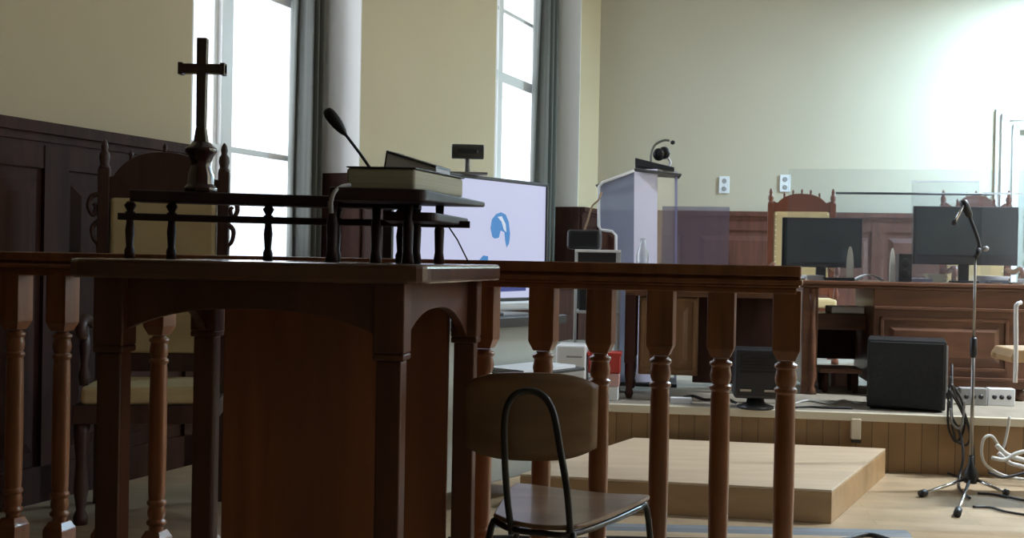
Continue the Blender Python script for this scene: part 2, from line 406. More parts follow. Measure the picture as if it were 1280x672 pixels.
for px in (174, 220, 332, 416, 497):
    t = (at(px, 290, 2.94).x - GL.x) / (GR.x - GL.x); p = gal(t, TZ)
    m = MB().lathe([(.013, 0), (.013, .02), (.009, .03), (.012, .07), (.009, .095), (.013, .10), (.013, .118), (.008, .12), (.0155, .135), (.008, .145)], p, 14)
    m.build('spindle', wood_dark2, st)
# reading board (two tiers) over the right part of the stand
b0 = at(410, 246, 2.58); b1 = at(531, 246, 2.62); b2 = at(608, 246, 3.16); b3 = at(440, 246, 3.16)
bq = [Vector((p.x, p.y, 0)) for p in (b0, b1, b2, b3)]; pl_ = rounded(bq, .02)
m = MB(); nn = len(pl_); thk = lambda p: 1.262 - .030 + .016 * max(0, min(1, (p.y - 2.58) / .5))
m.add([(p.x, p.y, thk(p)) for p in pl_] + [(p.x, p.y, 1.262) for p in pl_], [list(range(nn))[::-1], list(range(nn, 2 * nn))] + [[i, (i + 1) % nn, nn + (i + 1) % nn, nn + i] for i in range(nn)])
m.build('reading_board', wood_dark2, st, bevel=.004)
c0 = at(478, 246, 2.75); c1 = at(545, 246, 2.75); c2 = at(588, 246, 3.13); c3 = at(492, 246, 3.13)
m = MB().hexa(out(rounded([Vector((p.x, p.y, 0)) for p in (c0, c1, c2, c3)], .03)), 1.192, 1.214)
m.build('lower_board', wood_dark2, st, bevel=.004)
for px, Y in ((415, 2.63), (470, 2.85), (510, 2.75), (520, 2.99), (549, 3.08)):
    p = at(px, 300, Y); m = MB().lathe([(.016, 0), (.012, .03), (.014, .09), (.010, .11), (.012, .158 if px == 549 else .143)], (p.x, p.y, TZ), 12); m.build('board_support', wood_dark2, st)
# ------------------------------------------------------------------ cross
cp = at(250, 236, 2.92); ct = (at(250, 236, 2.92).x - GL.x) / (GR.x - GL.x); cp = gal(ct, 1.263)
cr = thing('standing_cross', 'dark polished wooden cross on a flared turned foot', 'cross', cp)
k_ = 2.95 / 1400
m = MB(Matrix.Translation(cp))
sc = k_
prof = [(21, 0), (21, 5), (17, 9), (17, 20), (13, 30), (12.5, 36), (17, 46), (20, 50), (20, 54), (14, 58), (11, 62)]
m.lathe([(r * sc, h * sc) for r, h in prof], (0, 0, 0), 8)
m.build('cross_foot', wood_dark3 if 'wood_dark3' in globals() else mat('dark_gloss_wood', (.045, .014, .014), .18, coat=.8, noise=WOODV), cr, bevel=.002)
m = MB(Matrix.Translation(cp)); t = 5.5 * sc
m.hexa([(-8 * sc, -8 * sc), (8 * sc, -8 * sc), (8 * sc, 8 * sc), (-8 * sc, 8 * sc)], 60 * sc, 80 * sc, [(-t, -t), (t, -t), (t, t), (-t, t)])
m.hexa([(-t, -t), (t, -t), (t, t), (-t, t)], 80 * sc, 190 * sc, [(-t * 1.15, -t), (t * 1.15, -t), (t * 1.15, t), (-t * 1.15, t)])
m.build('cross_shaft', MATS['dark_gloss_wood'], cr, bevel=.002)
m = MB(Matrix.Translation(cp)); m.box(-29 * sc, 29 * sc, -t * .96, t * .96, 146 * sc, 158 * sc)
for s_ in (-1, 1): m.box(min(s_ * 29 * sc, s_ * 23 * sc), max(s_ * 29 * sc, s_ * 23 * sc), -t * 1.15, t * 1.15, 144.5 * sc, 159.5 * sc)
m.build('cross_arm', MATS['dark_gloss_wood'], cr, bevel=.002)
# ------------------------------------------------------------------ big book
BZ = 1.2625
a = at(432, 240, 2.66); b = at(518, 240, 2.66); yaw = math.atan2(0.0, 1)
wB = b.x - a.x
bk = thing('thick_book', 'thick closed book with cream page edges lying on the reading board', 'book', (a.x + wB / 2, 2.8, BZ))
BMx = Matrix.Translation((a.x, 2.66, BZ)) @ Matrix.Shear('XY', 4, (0, 0)) 
sk = .34   # skew so that the right edge recedes like the board's
Q = lambda x0, x1, y0, y1: [(x0 + sk * y0, y0), (x1 + sk * y0, y0), (x1 + sk * y1, y1), (x0 + sk * y1, y1)]
m = MB(Matrix.Translation((a.x, 2.66, BZ))); m.hexa(Q(.0, wB, .0, .30), .0005, .050); m.build('page_block', pages, bk, bevel=.007, seg=3)
m = MB(Matrix.Translation((a.x, 2.66, BZ))); m.hexa(Q(.002, wB + .003, -.003, .303), .050, .0535)
m.build('book_cover', binding, bk, bevel=.001)
# slanted ring binder on the book
z = BZ + .066
bn = thing('slanted_binder', 'grey-edged binder lying sloped on top of the thick book', 'binder', at(512, 212, 2.86))
A = [at(483, 188, 2.84), at(545, 207, 2.84), at(545, 213.5, 2.84), at(479, 207, 2.84)]
zl = BZ + .054
A[2].z = A[3].z = zl; A[1].z = max(A[1].z, zl + .01)
m = MB().slab([A[0] + Vector((.003, 0, -.004)), A[1] + Vector((0, 0, -.003)), A[2], A[3] + Vector((.003, 0, 0))], .10, (.3, 1, 0)); m.build('binder_pages', paper, bn)
m = MB().slab([A[0], A[1], A[1] - Vector((0, .002, .006)), A[0] - Vector((0, .002, .006))], .104, (.3, 1, 0))
m.slab([A[0], A[0] + Vector((.004, 0, 0)), A[3] + Vector((.004, 0, 0)), A[3]], .104, (.3, 1, 0)); m.build('binder_cover', binding, bn)
# gooseneck microphone
mb = Vector((at(464, 207, 2.84).x, 2.84, BZ + .054))
mc = thing('gooseneck_microphone', 'black gooseneck microphone rising from the thick book on the stand', 'microphone', mb)
m = MB().lathe([(.018, 0), (.018, .004), (.010, .007), (.006, .011)], mb, 16); m.build('microphone_foot', black, mc)
tip = at(431, 167, 2.80); m = MB().tube(smooth_path([mb + Vector((0, 0, .006)), at(450, 192, 2.83), tip]), .0038); m.build('gooseneck', black, mc)
top = at(407, 136, 2.79); ax = (top - tip); L = ax.length
m = MB().lathe([(.004, -.004), (.009, .006), (.0125, .02), (.0145, .4 * L), (.0155, .62 * L), (.015, .8 * L), (.011, .95 * L), (.004, 1.0 * L)], tip, 18, ax); m.build('windscreen', black, mc)
# pale cable at the left of the book
m = MB().tube(smooth_path([at(437, 231, 2.63), at(427, 233, 2.60), at(418, 240, 2.58), at(414, 252, 2.58), at(414, 258, 2.585), at(414.5, 266, 2.59)]), .0048, 8)
o = m.build('looped_cable', cable_w); tag(o, 'short pale cable looping off the left end of the thick book', 'cable')

# ------------------------------------------------------------------ balustrade
A0 = Vector((-1.475, 3.59, 0)); B0 = Vector((.7357, 2.985, 0)); dirb = (B0 - A0).normalized()
BL = frame(A0, math.atan2(dirb.y, dirb.x))       # local x along the balustrade
LB = (B0 - A0).length
bal = thing('balustrade', 'reddish mahogany balustrade with turned balusters running across behind the stand', 'railing', (A0 + B0) / 2)
x0, x1 = -1.6, LB + .035
m = MB(BL); m.box(x0, x1, -.055, .055, 1.070, 1.099); m.box(x0, x1, -.046, .046, 1.062, 1.070); m.box(x0, x1 + .004, -.060, .060, 1.048, 1.062); m.box(x0, x1 - .004, -.045, .045, 1.040, 1.048); m.box(x0, x1 - .01, -.040, .040, 1.024, 1.040)
m.build('handrail', wood_bal, bal, bevel=.005)
m = MB(BL); m.box(x0, x1, -.045, .045, .0, .09); m.build('bottom_rail', wood_bal, bal, bevel=.005)
def baluster(x):
    m = MB(BL @ Matrix.Translation((x, 0, 0))); s = .036; t = .024
    sq = lambda r: [(-r, -r), (r, -r), (r, r), (-r, r)]
    m.hexa(sq(s), .875, 1.033); m.hexa(sq(t), .848, .875, sq(s))
    m.hexa(sq(s), .09, .215); m.hexa(sq(s), .215, .24, sq(t))
    m.lathe([(.022, .845), (.020, .842), (.030, .836), (.031, .829), (.025, .823), (.027, .812), (.029, .800), (.027, .786), (.023, .777), (.030, .771), (.030, .763), (.024, .757),
             (.026, .74), (.027, .62), (.0275, .5), (.026, .36), (.024, .335), (.030, .329), (.030, .321), (.024, .315), (.028, .30), (.027, .285), (.023, .275), (.030, .268), (.031, .260), (.022, .253), (.022, .236)], seg=20)
    return m.build('baluster', wood_bal, bal, bevel=.0025)
def balx(px):
    mm = (px - 640) / F; return (mm * A0.y - A0.x) / (dirb.x - mm * dirb.y)
xs = [balx(p) for p in (985, 903.5, 828, 752.5, 681, 607)]
sp_ = .176
x = xs[-1]
while x > x0 + .15: x -= sp_; xs.append(x)
# keep the photographed positions of the two seen left of the stand
for x in xs: baluster(x)

# ------------------------------------------------------------------ plywood chair
zs = .49
def fl(px, py): 
    d = fw + rt * ((px - 640) / F) - up * ((py - 336) / F); k = (zs - CAMZ) / d.z; return Vector((d.x * k, d.y * k, zs))
ch = thing('plywood_chair', 'plywood school chair with black tubular frame, seen from behind beside the stand', 'chair', (.15, 2.78, 0))
pts = [fl(617, 641), fl(640, 650), fl(680, 656), fl(722, 655), fl(760, 643), fl(808, 621), fl(806, 617.5), fl(760, 615.5), fl(700, 609), fl(655, 603.5), fl(640, 606), fl(622, 632)]
cs = sum(pts, Vector()) / len(pts)
pp_ = smooth_path(pts + [pts[0]], 4)[:-1]
MB().hexa([(p.x, p.y) for p in pp_], zs - .012, zs).build('seat', ply, ch, bevel=.004)
# tubular back hoop
hl, hr = fl(640, 650), fl(714, 656); zt = CAMZ - (489 - 326) * 2.6 / F
hl.z = hr.z = zs - .012; wv = (hr - hl); back = Vector((-.02, -.035, 0))
hp = [hl + Vector((0, 0, -.02)), at(634, 620, 2.625), at(631, 570, 2.615), at(630.5, 530, 2.61), at(634, 508, 2.605), at(643, 494, 2.60), at(656, 488.5, 2.60), at(671, 490, 2.595), at(684, 500, 2.59), at(693, 520, 2.585), at(700, 560, 2.58), at(709, 615, 2.575), hr + Vector((0, 0, -.02))]
MB().tube(smooth_path(hp, 6), .0085, 12).build('back_hoop', black_s, ch)
# backrest: curved plywood in front of the hoop
rows = []; wb = .20; cx = (hl + wv * .5).x - .028
def zrow(u):  # rounded lower / upper outline
    return (1 - abs(u) ** 3.2)
n = 16
tz, bz = zt + .036, zt + .036 - .212
out_rows = []
for j in range(9):
    v = j / 8; row = []
    for i in range(n + 1):
        u = -1 + 2 * i / n; lim = .72 + .28 * zrow(u); zc = (tz + bz) / 2 + (tz - bz) / 2 * (2 * v - 1) * lim
        row.append((cx + wb * .80 * u, 2.665 - .03 * u * u * -1 + .02 * (1 - v), zc))
    out_rows.append(row)
MB().grid(out_rows).build('backrest', ply, ch, solid=.012)
# legs and side rails
F1 = fl(806, 621); F2 = fl(619, 640); F3 = fl(655, 606)
for P, dx_, dy_ in ((F1, .03, .02), (F2, -.035, -.03), (F3, -.03, .03), (hr, .02, -.05)):
    P = Vector((P.x, P.y, zs - .012)); c2 = P + (Vector((cs.x, cs.y, P.z)) - P) * .12
    MB().tube(smooth_path([P + (Vector((cs.x, cs.y, P.z)) - P) * .3 + Vector((0, 0, -.012)), c2 + Vector((0, 0, -.012)), P + Vector((dx_ * .4, dy_ * .4, -.05)), Vector((P.x + dx_ * 1.3, P.y + dy_ * 1.3, .012))], 6), .0085, 10).build('leg', black_s, ch)
m = MB().tube(smooth_path([Vector((p.x, p.y, zs - .021)) for p in (F2, hl, fl(680, 655), hr, fl(762, 641), F1)], 5), .0075, 8); m.build('seat_rail', black_s, ch)
o = MB().tube([at(556, 276, 3.12), at(572, 300, 3.10), Vector((at(586, 323, 3.08).x, 3.08, TZ + .003))], .0022, 6).build('cable', cable_b); tag(o, 'thin black cable slanting down from the lower board in front of the television', 'cable')
# ------------------------------------------------------------------ thrones
def throne(name, label, loc, yaw, w, H, crest_h, crest_w, seat_z, spikes, group=None, wm=wood_red, off=.175, sd=.52):
    root = thing(name, label, 'chair', (0, 0, 0), group)
    hw = w / 2; cz = H - .13                    # crest bottom reference
    bt = H - off                      # top of upholstery
    for s in (-1, 1):
        m = MB(); x = s * (hw - .022)
        m.box(x - .024, x + .024, -.024, .024, 0, H - .13)
        m.lathe([(.020, 0), (.026, .01), (.018, .025), (.024, .05), (.022, .07), (.012, .085), (.016, .10), (.012, .12), (.003, .135)], (x, 0, H - .135), 14)
        m.build('back_post', wm, root, bevel=.003)
    # carved crest: arched board with side scrolls
    N = 28; top = []
    for k in range(N + 1):
        u = -1 + 2 * k / N
        h = crest_h * (max(0.0, 1 - (abs(u) / crest_w) ** 2.4)) ** .6 if abs(u) < crest_w else 0
        h = max(h, .03 + .04 * max(0, abs(u) - .75) / .25); top.append((u * (hw - .045), -.018, bt + h))
    poly = [(-(hw - .045), -.018, bt - .025)] + top + [(hw - .045, -.018, bt - .025)]
    MB().slab(poly, .036, (0, 1, 0)).build('crest', wm, root, bevel=.004)
    for k in range(spikes):
        u = -.62 + 1.24 * k / (spikes - 1); h = crest_h * (max(0, 1 - (abs(u) / crest_w) ** 2.4)) ** .6
        m = MB().lathe([(.010, -.01), (.007, .012), (.012, .022), (.003, .04)], (u * (hw - .045), 0, bt + h), 8); m.build('crest_finial', wm, root)
    MB().box(-(hw - .05), hw - .05, -.03, .03, seat_z + .10, bt - .02).build('back_cushion', cream, root, bevel=.02, seg=3)
    if not group:
        for s in (-1, 1):
            x = s * (hw + .006)
            m = MB().tube(smooth_path([(x - s * .02, -.01, H - .24), (x + s * .022, -.012, H - .255), (x + s * .034, -.012, H - .30), (x + s * .014, -.012, H - .335), (x + s * .004, -.012, H - .30), (x + s * .014, -.012, H - .285)], 5), .013, 10, .008)
            m.build('carved_scroll', wm, root)
            m = MB().tube(smooth_path([(x - s * .01, -.012, H - .36), (x + s * .018, -.012, H - .39), (x + s * .012, -.012, H - .44), (x - s * .006, -.012, H - .47), (x - s * .006, -.012, H - .56)], 5), .012, 10, .006); m.build('carved_scroll', wm, root)
    if group:
        sm_ = None; zz = seat_z + .16
        while zz < bt - .03:
            for s in (-1, 1):
                if sm_ is None:
                    sm_ = MB().lathe([(.008, 0), (.007, .003), (.002, .006)], (0, 0, 0), 8, (0, -1, 0)).build('brass_stud', brass, root); c_ = sm_
                else:
                    c_ = sm_.copy(); S.collection.objects.link(c_)
                c_.location = (s * (hw - .065), -.03, zz)
            zz += .045
    MB().box(-(hw - .045), hw - .045, -.02, .02, seat_z + .02, seat_z + .10).build('lower_rail', wm, root, bevel=.004)
    MB().box(-hw + .025, hw - .025, -sd, -.03, seat_z - .075, seat_z).build('seat_cushion', cream, root, bevel=.02, seg=3)
    MB().box(-hw, hw, -sd - .01, -.02, seat_z - .15, seat_z - .075).build('seat_frame', wm, root, bevel=.004)
    for s in (-1, 1):
        x = s * (hw - .03)
        m = MB().lathe([(.028, 0), (.03, .03), (.018, .06), (.030, .14), (.022, .25), (.032, seat_z - .19), (.032, seat_z - .15)], (x, -sd + .03, 0), 14); m.build('front_leg', wm, root)
        az = seat_z + .26
        m = MB().tube(smooth_path([(x, -.02, az), (x, -.25, az - .015), (x, -sd + .08, az + .01), (x, -sd, az - .005), (x, -sd - .01, az - .04), (x, -sd + .02, az - .055)], 6), .022, 10); m.build('armrest', wm, root)
        m = MB().lathe([(.018, 0), (.024, .04), (.014, .08), (.022, .15), (.016, .24)], (x, -sd + .06, seat_z), 12); m.build('arm_support', wm, root)
    root.location = loc; root.rotation_euler = (0, 0, yaw)
    return root
pL, pR = at(129, 300, 4.93), at(279, 300, 5.01)
throne('carved_armchair', 'tall carved armchair with cream leather back behind the wooden cross, at the left wall', ((pL.x + pR.x) / 2, (pL.y + pR.y) / 2, 0), math.atan2(pR.y - pL.y, pR.x - pL.x), .555, 1.60, .185, 1.02, .56, 3, None, mat('old_dark_wood', (.060, .028, .022), .45, noise=WOODV), .235, .44)
pL, pR = at(960, 300, 9.55), at(1043, 300, 9.45)
wF = (pR - pL).length
throne('carved_armchair', 'tall carved armchair with studded cream back behind the left desk monitor on the dais', ((pL.x + pR.x) / 2, (pL.y + pR.y) / 2, DZ), math.atan2(pR.y - pL.y, pR.x - pL.x), wF + .01, 1.44, .13, .95, .52, 5, 'carved armchairs on the dais')
pL, pR = at(1176, 300, 9.35), at(1262, 300, 9.25)
throne('carved_armchair', 'carved armchair on the dais whose finials rise above the right desk monitor', ((pL.x + pR.x) / 2, (pL.y + pR.y) / 2, DZ), math.atan2(pR.y - pL.y, pR.x - pL.x), wF + .01, 1.44, .13, .72, .52, 5, 'carved armchairs on the dais')

# ------------------------------------------------------------------ television
TR = at(681, 300, 5.5); tdir = Vector((.6, .8, 0)); TL = TR - tdir * 1.12
TVM = Matrix.Translation((TL.x, TL.y, 0)) @ Matrix(((tdir.x, -tdir.y, 0, 0), (tdir.y, tdir.x, 0, 0), (0, 0, 1, 0), (0, 0, 0, 1)))  # x along screen, y away
ZT1 = 1.478; ZB = .925
tv = thing('television', 'large flat television lit with a pale lavender picture behind the balustrade', 'television', ((TL.x + TR.x) / 2, (TL.y + TR.y) / 2, .86))
m = MB(TVM); b = .016
m.box(0, 1.12, -.02, .03, ZT1 - b, ZT1); m.box(0, 1.12, -.02, .03, ZB - b, ZB); m.box(0, b, -.02, .03, ZB, ZT1); m.box(1.12 - b, 1.12, -.02, .03, ZB, ZT1); m.box(.1, 1.02, .03, .07, ZB + .05, ZT1 - .1); m.box(0, 1.12, .02, .03, ZB, ZT1)
m.build('bezel', black, tv, bevel=.003)
scr = mat('lit_screen', (.02, .02, .02), .3, emit=(.66, .70, .98), estr=.92)
MB(TVM).box(b, 1.12 - b, -.012, .0, ZB, ZT1 - b).build('screen', scr, tv)
sb = mat('screen_blue', (.02, .02, .02), .4, emit=(.03, .27, .72), estr=.85); sd = mat('screen_light', (.02, .02, .02), .4, emit=(.72, .82, .97), estr=.95); sk_ = mat('screen_dark_blue', (.02, .02, .02), .4, emit=(.02, .05, .42), estr=.6)
def tv_t(px):
    mm = (px - 640) / F; return (mm * TL.y - TL.x) / (tdir.x - mm * tdir.y)
def tvp(px, py, y=-.0125):
    t = tv_t(px); Y = (TL + tdir * t).y; return (t, y, at(px, py, Y).z)
blob = [(612, 296), (609.5, 285), (611, 274), (616, 267.5), (622, 265), (628, 268), (632, 277), (634, 292), (633, 304), (630, 309), (628, 300), (627, 290), (622, 288), (620, 297), (615, 298)]
MB(TVM).slab([tvp(*p) for p in blob], .001, (0, -1, 0)).build('screen_shape', sb, tv)
MB(TVM).slab([tvp(*p, -.0136) for p in ((618, 271), (623, 270), (628, 280), (629, 290), (626, 287), (623, 277))], .001, (0, -1, 0)).build('screen_shape', sd, tv)
MB(TVM).slab([tvp(*p) for p in ((596, 325), (601, 319), (607, 320), (607, 325))], .001, (0, -1, 0)).build('screen_shape', sb, tv)
MB(TVM).slab([tvp(*p) for p in ((560, 361), (655, 357), (655, 363), (560, 367))], .001, (0, -1, 0)).build('screen_bar', sk_, tv)
m = MB(TVM); m.box(.0, 1.12, -.04, .03, ZB - .06, ZB - b); m.build('lower_bezel', lgrey, tv, bevel=.01)
m = MB(TVM); m.box(.40, .72, -.06, .16, .845, .86); m.box(.52, .60, .03, .06, .86, .95); m.build('tv_foot', black, tv, bevel=.004)
# cabinet carrying the television
cb = thing('media_cabinet', 'pale grey cabinet with a pull-out shelf carrying the television', 'cabinet', ((TL.x + TR.x) / 2, (TL.y + TR.y) / 2 + .1, 0))
m = MB(TVM); m.box(.06, 1.06, -.10, .34, .10, .80); m.build('body', mat('grey_green_laminate', (.36, .38, .34), .5), cb, bevel=.005)
m = MB(TVM); m.box(.03, 1.09, -.16, .36, .80, .845); m.build('cabinet_top', black, cb, bevel=.004)
m = MB(TVM); m.box(.45, .95, -.36, -.10, .60, .615); m.build('pull_out_shelf', black, cb, bevel=.003)
for x in (.12, 1.0):
    for y in (-.05, .28): m = MB(TVM).lathe([(.03, 0), (.03, .03), (.015, .05), (.015, .10)], (x, y, 0), 12); m.build('castor', black, cb)
o = MB(TVM).slab([(.50, -.34, .616), (.90, -.34, .616), (.93, -.12, .616), (.52, -.12, .616)], .012, (0, 0, 1)).build('paper_stack', paper); tag(o, 'stack of white papers on the shelf pulled out below the television', 'papers')
# webcam
wc = at(582, 213, 4.98); tq = tv_t(582); wp = TVM @ Vector((tq, .0, ZT1))
cam_t = thing('webcam', 'dark grey bar camera on a short stem on top of the television', 'camera', wp)
Mw = Matrix.Translation(wp) @ Matrix.Rotation(R(4), 4, 'Z'); 
MB(Mw).box(-.10, .09, -.03, .03, 0, .012).build('mount_foot', grey_pl, cam_t, bevel=.003)
MB(Mw).lathe([(.012, .012), (.010, .08)], (0, 0, 0), 12).build('stem', grey_pl, cam_t)
m = MB(Mw).tube([(-.072, 0, .104), (.072, 0, .104)], .033, 20); m.build('camera_body', mat('dark_grey_shell', (.06, .06, .055), .35), cam_t, bevel=.004)
MB(Mw).box(-.045, .045, -.036, -.02, .092, .114).build('camera_window', screen_off, cam_t, bevel=.003)

# ------------------------------------------------------------------ desks on the dais
def desk_frame(px, Y): p = at(px, 400, Y); return frame(p, YB)
# right desk
D2 = desk_frame(1003, 6.86); z0, zt_ = DZ, 1.012
dk = thing('judges_desk', 'long mahogany desk with moulded front panels on the right of the dais', 'desk', D2 @ Vector((.9, .4, DZ)))
m = MB(D2); m.box(-.03, 2.0, -.03, .78, zt_ - .025, zt_); m.box(-.015, 1.98, -.015, .76, zt_ - .045, zt_ - .025); m.build('desk_top', wood_desk, dk, bevel=.006)
m = MB(D2); m.box(0.0, .10, .05, .70, z0 + .06, zt_ - .045); m.box(.0, .05, .0, .05, z0, zt_ - .045); m.build('side_panel', wood_desk, dk, bevel=.005)
m = MB(D2).lathe([(.035, 0), (.03, .03), (.02, .05), (.032, .10), (.028, .3), (.024, .5), (.03, zt_ - .05 - z0)], (.06, .02, z0), 14); m.build('leg', wood_desk, dk)
m = MB(D2); m.box(.42, 1.33, .0, .7, z0 + .07, zt_ - .045)
for za, zb in ((z0 + .07, z0 + .16), (z0 + .18, .47 + z0 - .02), (.47 + z0 + .02, zt_ - .06)): pass
m.build('pedestal', wood_desk, dk, bevel=.005)
def panel(M, x0, x1, z0, z1, name, par, mt, y=0):
    m = MB(M); t = .012
    m.box(x0, x1, y - t, y, z0, z0 + .02); m.box(x0, x1, y - t, y, z1 - .02, z1); m.box(x0, x0 + .02, y - t, y, z0, z1); m.box(x1 - .02, x1, y - t, y, z0, z1)
    i = .05; m.add([(x0 + i, y, z0 + i), (x1 - i, y, z0 + i), (x1 - i, y, z1 - i), (x0 + i, y, z1 - i), (x0 + i + .03, y - t, z0 + i + .03), (x1 - i - .03, y - t, z0 + i + .03), (x1 - i - .03, y - t, z1 - i - .03), (x0 + i + .03, y - t, z1 - i - .03)], [[4, 5, 6, 7], [0, 1, 5, 4], [1, 2, 6, 5], [2, 3, 7, 6], [3, 0, 4, 7]])
    return m.build(name, mt, par, bevel=.003)
panel(D2, .46, 1.20, .485, .80, 'front_panel', dk, wood_desk)
m = MB(D2); m.box(.42, 1.33, -.02, 0, .845, .865); m.box(.42, 1.33, -.012, 0, .865, zt_ - .045); m.box(.42, 1.33, -.02, 0, .43, .45); m.build('moulding', wood_desk, dk, bevel=.004)
for x in (.46, 1.28):
    m = MB(D2).lathe([(.03, 0), (.035, .03), (.02, .07)], (x, .04, z0), 12); m.build('foot', wood_desk, dk)
m = MB(D2); m.box(.10, .42, .25, .6, .70, .80); m.build('drawer', wood_desk, dk, bevel=.004)
MB(D2).box(.09, .43, .66, .68, DZ + .17, .70).build('back_panel', wood_dk, dk)
m = MB(D2); m.box(1.33, 1.98, .45, .70, z0 + .06, zt_ - .045); m.build('return_panel', wood_desk, dk, bevel=.004)
m = MB(D2); m.box(1.90, 1.98, .0, .06, z0, zt_ - .045); m.build('leg', wood_desk, dk)
o = MB(D2).slab([(.21, .27, .801), (.41, .26, .801), (.41, .5, .801), (.2, .5, .801)], .045, (0, 0, 1)).build('document_bundle', paper, bevel=.006); tag(o, 'bundle of white documents in the knee hole of the right desk', 'papers')
# stool in the knee hole
sp0 = D2 @ Vector((.25, .22, DZ)); stl = thing('low_stool', 'low dark wooden stool under the knee hole of the right desk', 'stool', sp0); Ms = frame(sp0, YB, DZ)
MB(Ms).box(-.13, .13, -.13, .13, .125, .155).build('seat', wood_desk, stl, bevel=.008)
for x in (-.09, .09):
    for y in (-.09, .09): MB(Ms).lathe([(.014, 0), (.022, .05), (.02, .125)], (x, y, 0), 10).build('leg', wood_dk, stl)
for k, (x, y, a, b_, c) in enumerate(((.18, .58, .07, .12, .1), (.33, .585, .065, .1, .12))):
    p = D2 @ Vector((x, y, DZ)); o = MB(frame(p, YB + .2 * k, DZ)).box(-a, a, -.06, .06, 0, c).build('cardboard_box', pink if k else paper, bevel=.004)
    tag(o, ('small white box on the dais floor behind the low stool, on its left', 'small pinkish box on the dais floor behind the low stool, on its right')[k], 'box')

# left desk
D1 = desk_frame(781, 6.46)
dl = thing('side_desk', 'wooden desk with an oak-coloured cupboard behind the balustrade, left of the black computer', 'desk', D1 @ Vector((.45, .3, DZ)))
MB(D1).box(-.03, .95, -.03, .62, .965, .995).build('desk_top', wood_desk, dl, bevel=.005)
MB(D1).box(0, .92, 0, .60, .91, .965).build('apron', wood_desk, dl, bevel=.004)
for x, y in ((.03, .03), (.03, .57), (.89, .57), (.89, .03)):
    m = MB(D1); m.box(x - .03, x + .03, y - .03, y + .03, .52, .93); m.lathe([(.014, 0), (.026, .03), (.018, .06), (.027, .14), (.026, .25)], (x, y, DZ), 12); m.build('leg', wood_dk, dl, bevel=.004)
m = MB(D1); m.box(.08, .42, .04, .56, .455, .91); m.build('cupboard', wood_door, dl, bevel=.005)
for x0_, x1_ in ((.09, .245), (.255, .41)): panel(D1, x0_, x1_, .47, .90, 'cupboard_door', dl, wood_door, y=.04)
MB(D1).lathe([(.009, 0), (.012, .012), (.005, .02)], (.265, .028, .74), 10, (0, -1, 0)).build('knob', brass, dl)
MB(D1).box(.40, .92, .45, .48, DZ + .06, .91).build('modesty_panel', wood_dk, dl, bevel=.004)
# black computer tower between balusters
p = at(945, 480, 6.12); o_ = thing('computer_tower', 'black computer tower with a rounded base near the dais edge, seen between two balusters', 'computer', (p.x, p.y, DZ)); Mp = frame(p, YB, DZ)
MB(Mp).box(-.12, .12, -.06, .16, .06, .33).build('case', black, o_, bevel=.015, seg=3)
MB(Mp).lathe([(.10, 0), (.10, .015), (.05, .03), (.045, .06)], (0, .02, 0), 20).build('stand_base', black, o_)
m = MB(Mp); m.box(-.09, -.03, -.066, -.06, .10, .112); m.box(.04, .10, -.066, -.06, .10, .112); m.build('silver_strip', chrome, o_)
m = MB(Mp)
for k in range(6): m.box(-.09, .09, -.066, -.06, .2 + k * .018, .208 + k * .018)
m.build('vent_slats', black_s, o_)
# subwoofer
p = at(1132, 500, 6.14); sw = thing('loudspeaker', 'square black loudspeaker standing at the edge of the dais', 'loudspeaker', (p.x, p.y + .15, DZ)); Mp = frame(p, R(-19), DZ); s_ = .205
MB(Mp).box(-s_, s_, 0, .34, .012, .388).build('cabinet', black, sw, bevel=.008)
MB(Mp).box(-s_ + .012, s_ - .012, -.012, .001, .024, .376).build('grille', speaker_b, sw, bevel=.004)
for x in (-.17, .17):
    for y in (.04, .30): MB(Mp).lathe([(.018, 0), (.015, .013)], (x, y, 0), 12).build('rubber_foot', black, sw)
MB(Mp).box(s_, s_ + .012, .1, .14, .1, .36).build('connector_strip', grey_pl, sw, bevel=.003)

# ------------------------------------------------------------------ monitors on the right desk
def monitor(px0, px1, pyt, pyb, Y, label, foot):
    a, b_ = at(px0, pyt, Y), at(px1, pyt, Y - (px1 - px0) / F * Y * .14); w = (b_ - a).length; c = (a + b_) / 2
    zt = at((px0 + px1) / 2, pyt, c.y).z; zb = at((px0 + px1) / 2, pyb, c.y).z
    r = thing('computer_monitor', label, 'monitor', (c.x, c.y, zt_), 'switched-off monitors on the right desk'); M_ = frame(c, math.atan2(b_.y - a.y, b_.x - a.x))
    m = MB(M_); m.box(-w / 2, w / 2, -.012, .02, zb, zt); m.box(-w / 3, w / 3, .02, .05, zb + .08, zt - .06); m.build('housing', black, r, bevel=.005)
    MB(M_).box(-w / 2 + .014, w / 2 - .014, -.0145, -.012, zb + (.06 if foot else .03), zt - .014).build('screen', screen_off, r)
    MB(M_).box(-.03, .03, .005, .04, zt_, zb + .06).build('neck', black, r, bevel=.004)
    MB(M_).box(-.08, .08, -.05, .06, zt_, zt_ + .012).build('stand_base', black, r, bevel=.004)
    return r
monitor(978, 1078, 272, 334, 7.15, 'black switched-off monitor on the right desk, in front of the studded armchair back', False)
monitor(1142, 1273, 258, 331, 7.1, 'wide switched-off monitor on the right desk, behind the microphone on the tripod stand', True)
